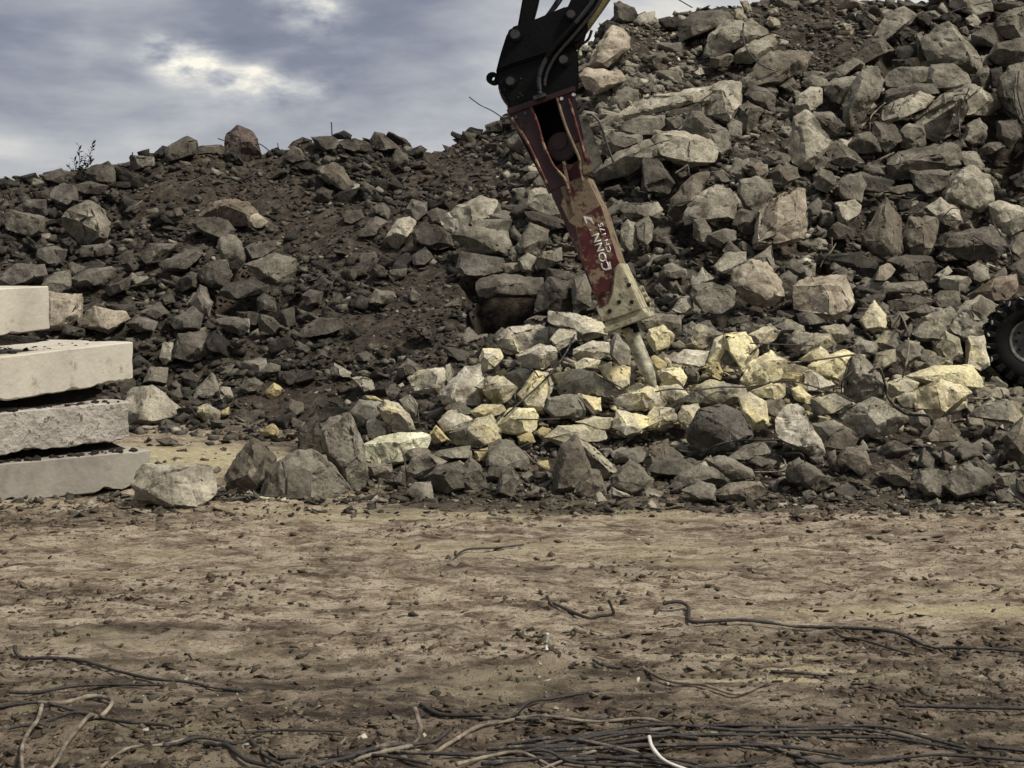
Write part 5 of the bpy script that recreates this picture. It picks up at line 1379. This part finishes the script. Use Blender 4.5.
# bars among the rubble, laid over the chunks they cross
def pb(ox, oy, s, pts, rpx, mat, free=False, noun='thin dark rebar wire'):
    px = [(ox+a/s, oy+b/s) for a, b in pts]; D = []; obs = []
    for (x, y) in px:
        L, ob = ray(x, y); D.append(L.y if L is not None and L.y < 30 else None); obs.append(ob)
    known = [d for d in D if d]
    if not known: known = [20.5]
    if free: D = [min(known)-.02 if d is None else d for d in D]; m_ = D[-1]; D = [m_]*len(D)
    else:
        D = [d if d else min(known) for d in D]; D2 = [min(D[max(0, i-1):i+2]) for i in range(len(D))]; D = [d-.035 for d in D2]
    P = [world(x, y, d) for (x, y), d in zip(px, D)]
    Y = sum(D)/len(D); par = None
    for i in (0, -1):
        ob = obs[i]
        if ob is not None and ob.name.startswith('rubble_chunk') and ob.parent is None: par = ob
    bm = bmesh.new(); tube_bm(bm, smooth_path(P, 6), rpx/F*Y, 6)
    o = bm_obj('rebar', bm, mat, par, smooth=True, loc=None if par else P[0])
    if par is None: tag(o, None, 'rebar', 'bars and wires sticking out of the rubble'); PBL.append(dict(cx=sum(p[0] for p in px)/len(px), cy=sum(p[1] for p in px)/len(px), obj=o, noun=noun))
PBL = []
Ft = (580, 0, 4); Jt = (640, 312, 4); Kt = (820, 290, 3.49); Gt = (800, 0, 4.571); It = (820, 140, 5.02); At = (0, 100, 4); Bt = (200, 120, 4); Ct = (200, 312, 4); Dt = (400, 312, 4)
for tl, pts, r_, mt, fr in [
 (Ft, [(655, 92), (652, 120), (660, 180), (700, 240), (745, 270), (790, 285)], .8, RB, 0), (Ft, [(545, 360), (490, 400), (480, 415)], .7, RB, 0), (Ft, [(610, 375), (520, 410), (490, 425)], .7, RB, 0),
 (Ft, [(60, 180), (40, 183), (38, 195), (52, 210)], .5, PB, 0), (Ft, [(380, -10), (440, 25), (450, 30)], .6, RB, 1), (Ft, [(270, 590), (320, 570), (360, 560)], .6, RB, 0), (Ft, [(380, 695), (430, 660)], .9, PB, 0), (Ft, [(925, 220), (905, 270), (880, 285)], .6, PB, 0),
 (Dt, [(415, 420), (470, 370), (560, 290), (610, 235), (660, 170), (700, 90)], .9, RB, 0), (Dt, [(410, 195), (485, 215), (530, 232), (555, 260)], .7, RB, 0), (Dt, [(465, 430), (550, 430), (640, 428)], .7, RB, 0),
 (Dt, [(720, 340), (750, 380), (780, 415)], 1.0, PB, 0), (Dt, [(800, 260), (880, 300), (905, 315)], .7, RB, 0), (Dt, [(495, 555), (550, 610), (610, 640)], .7, PB, 0), (Dt, [(810, 365), (850, 365), (905, 385)], .7, RB, 0),
 (Dt, [(465, 310), (460, 340), (475, 375)], .7, PB, 0), (Dt, [(600, 50), (595, 90), (610, 130)], .6, RB, 0), (Dt, [(280, 550), (330, 555), (370, 550)], .7, RB, 0),
 (Jt, [(60, 320), (130, 308), (220, 312), (330, 300), (430, 300), (520, 285)], .8, RB, 0), (Jt, [(260, 570), (300, 535), (380, 515), (470, 512), (560, 510)], .8, RB, 0), (Jt, [(440, 170), (480, 130), (525, 80)], 1.0, PB, 0),
 (Jt, [(440, 125), (560, 130), (720, 135)], .7, RB, 0), (Jt, [(590, 205), (720, 190), (860, 170)], 1.1, PB, 0), (Jt, [(560, 570), (640, 565), (660, 600)], .8, RB, 0), (Jt, [(455, 640), (570, 635), (580, 600), (560, 575)], .8, PB, 0),
 (Jt, [(530, 285), (600, 275), (700, 300), (790, 330), (860, 360)], .8, RB, 0), (Jt, [(130, 385), (180, 345), (230, 310)], .7, RB, 0), (Jt, [(360, 490), (362, 520)], .6, PB, 0), (Jt, [(220, 310), (270, 345), (330, 370)], .7, RB, 0),
 (Kt, [(245, 72), (272, 74), (298, 120), (310, 180), (305, 240), (288, 305)], .95, PB, 0), (Kt, [(170, 290), (205, 270), (225, 320), (240, 380), (300, 430), (380, 440), (390, 470)], 1.5, RB, 0), (Kt, [(632, 345), (645, 380)], .8, PB, 0),
 (Kt, [(515, 378), (580, 378), (608, 350)], .8, PB, 0), (Kt, [(75, 360), (78, 320), (110, 285)], .7, RB, 0),
 (Gt, [(1000, 325), (995, 420), (1010, 490), (1030, 550)], .9, RB, 0), (Gt, [(775, 400), (745, 470), (725, 510), (730, 600), (732, 645)], .7, RB, 0), (Gt, [(330, 745), (380, 720), (430, 697)], .7, PB, 0),
 (Gt, [(318, 600), (322, 540), (345, 510), (390, 470)], .9, PB, 0), (Gt, [(640, 75), (720, 45), (830, 15), (900, 5)], .7, RB, 0), (Gt, [(705, 435), (760, 430), (775, 445)], .7, RB, 0), (Gt, [(410, 520), (430, 470), (420, 450)], .6, RB, 0), (Gt, [(920, 490), (950, 520), (1000, 560)], .6, RB, 0),
 (It, [(870, 420), (925, 500), (955, 560), (965, 625)], .8, RB, 0), (It, [(770, 480), (850, 530), (905, 558)], .7, RB, 0), (It, [(425, 368), (480, 368), (530, 345)], .7, PB, 0), (It, [(160, 130), (270, 120), (320, 90), (370, 62)], .6, RB, 0),
 (It, [(620, 385), (660, 345), (700, 345)], .6, RB, 0), (It, [(60, 490), (60, 560)], .6, PB, 0), (It, [(770, 500), (775, 560)], .5, RB, 0), (It, [(630, 400), (720, 405), (760, 385)], .6, RB, 0),
 (At, [(865, 470), (870, 430), (888, 412)], .7, RB, 0), (At, [(530, 208), (530, 232)], .6, RB, 1), (At, [(520, 437), (545, 420), (572, 400)], .6, PB, 0),
 (Bt, [(525, 8), (527, 35), (528, 66)], .6, RB, 1), (Bt, [(72, 74), (90, 80), (110, 84)], .6, RB, 1), (Bt, [(275, 122), (255, 106), (238, 96), (222, 98)], .6, RB, 1), (Bt, [(650, 72), (668, 76), (684, 84)], .6, RB, 1), (Bt, [(800, 105), (815, 122)], .5, RB, 1), (Bt, [(310, 92), (315, 118)], .5, RB, 1),
 ((480, 0, 6.4), [(-70, 620), (0, 672), (60, 700), (110, 730), (150, 758)], .6, RB, 1),
 (Ct, [(330, 600), (345, 660), (345, 730)], 1.2, RB, 0), (Ct, [(805, 545), (820, 600), (830, 700)], .9, RB, 0), (Ct, [(845, 335), (868, 380), (875, 440)], .7, PB, 0), (Ct, [(60, 740), (110, 725), (150, 705)], 1.0, RB, 0), (Ct, [(460, 190), (490, 165)], .6, PB, 0),
 ((820, 140, 5.02), [(0, 640), (20, 600), (55, 560), (80, 520)], .6, PB, 0)]:
    pb(*tl, pts, r_, mt, fr, 'thin pale-brown wire' if mt is PB else 'thin dark rebar wire')
auto_labels(PBL, lambda r: r['noun'])
for r in PBL: r['obj']['label'] = r['label']

# ------------------------------------------------------------------ weed on the ridge
Yw = hit(80, 182) or 20.8; wb = world(80, 179, Yw-.1)
bm = bmesh.new(); rr = random.Random(5)
for (tx, ty2, n_) in ((92.5, 144, 13), (79, 145.5, 12), (69, 166, 8), (86, 156, 8), (74, 158, 8), (90, 160, 7)):
    tip = world(tx, ty2, Yw-.1+rr.uniform(-.12, .12)); mid = wb.lerp(tip, .5)+Vector((rr.uniform(-.03, .03), rr.uniform(-.05, .05), -.015)); P = smooth_path([wb, mid, tip], 8)
    tube_bm(bm, P, .007, 5, .7)
    for k in range(n_*2):
        t_ = .25+.75*k/(n_*2); i = min(len(P)-2, int(t_*(len(P)-1))); p = P[i].lerp(P[i+1], .5); dr = Vector((rr.uniform(-1, 1), rr.uniform(-1, 1), rr.uniform(.1, .9))).normalized(); L_ = rr.uniform(.05, .11); sd_ = dr.cross(Vector((rr.random(), rr.random(), rr.random()))).normalized()*L_*.16; up_ = dr.cross(sd_).normalized()*.003
        a = bm.verts.new(p); b = bm.verts.new(p+dr*L_*.5+sd_); c = bm.verts.new(p+dr*L_); d = bm.verts.new(p+dr*L_*.5-sd_); e_ = bm.verts.new(p+dr*L_*.5+up_)
        for f in ((a, b, e_), (b, c, e_), (c, d, e_), (d, a, e_)): bm.faces.new(f)
o = bm_obj('weed', bm, M['stem'], loc=wb); tag(o, 'dark spiky weed growing alone on the left ridge against the sky', 'weed')
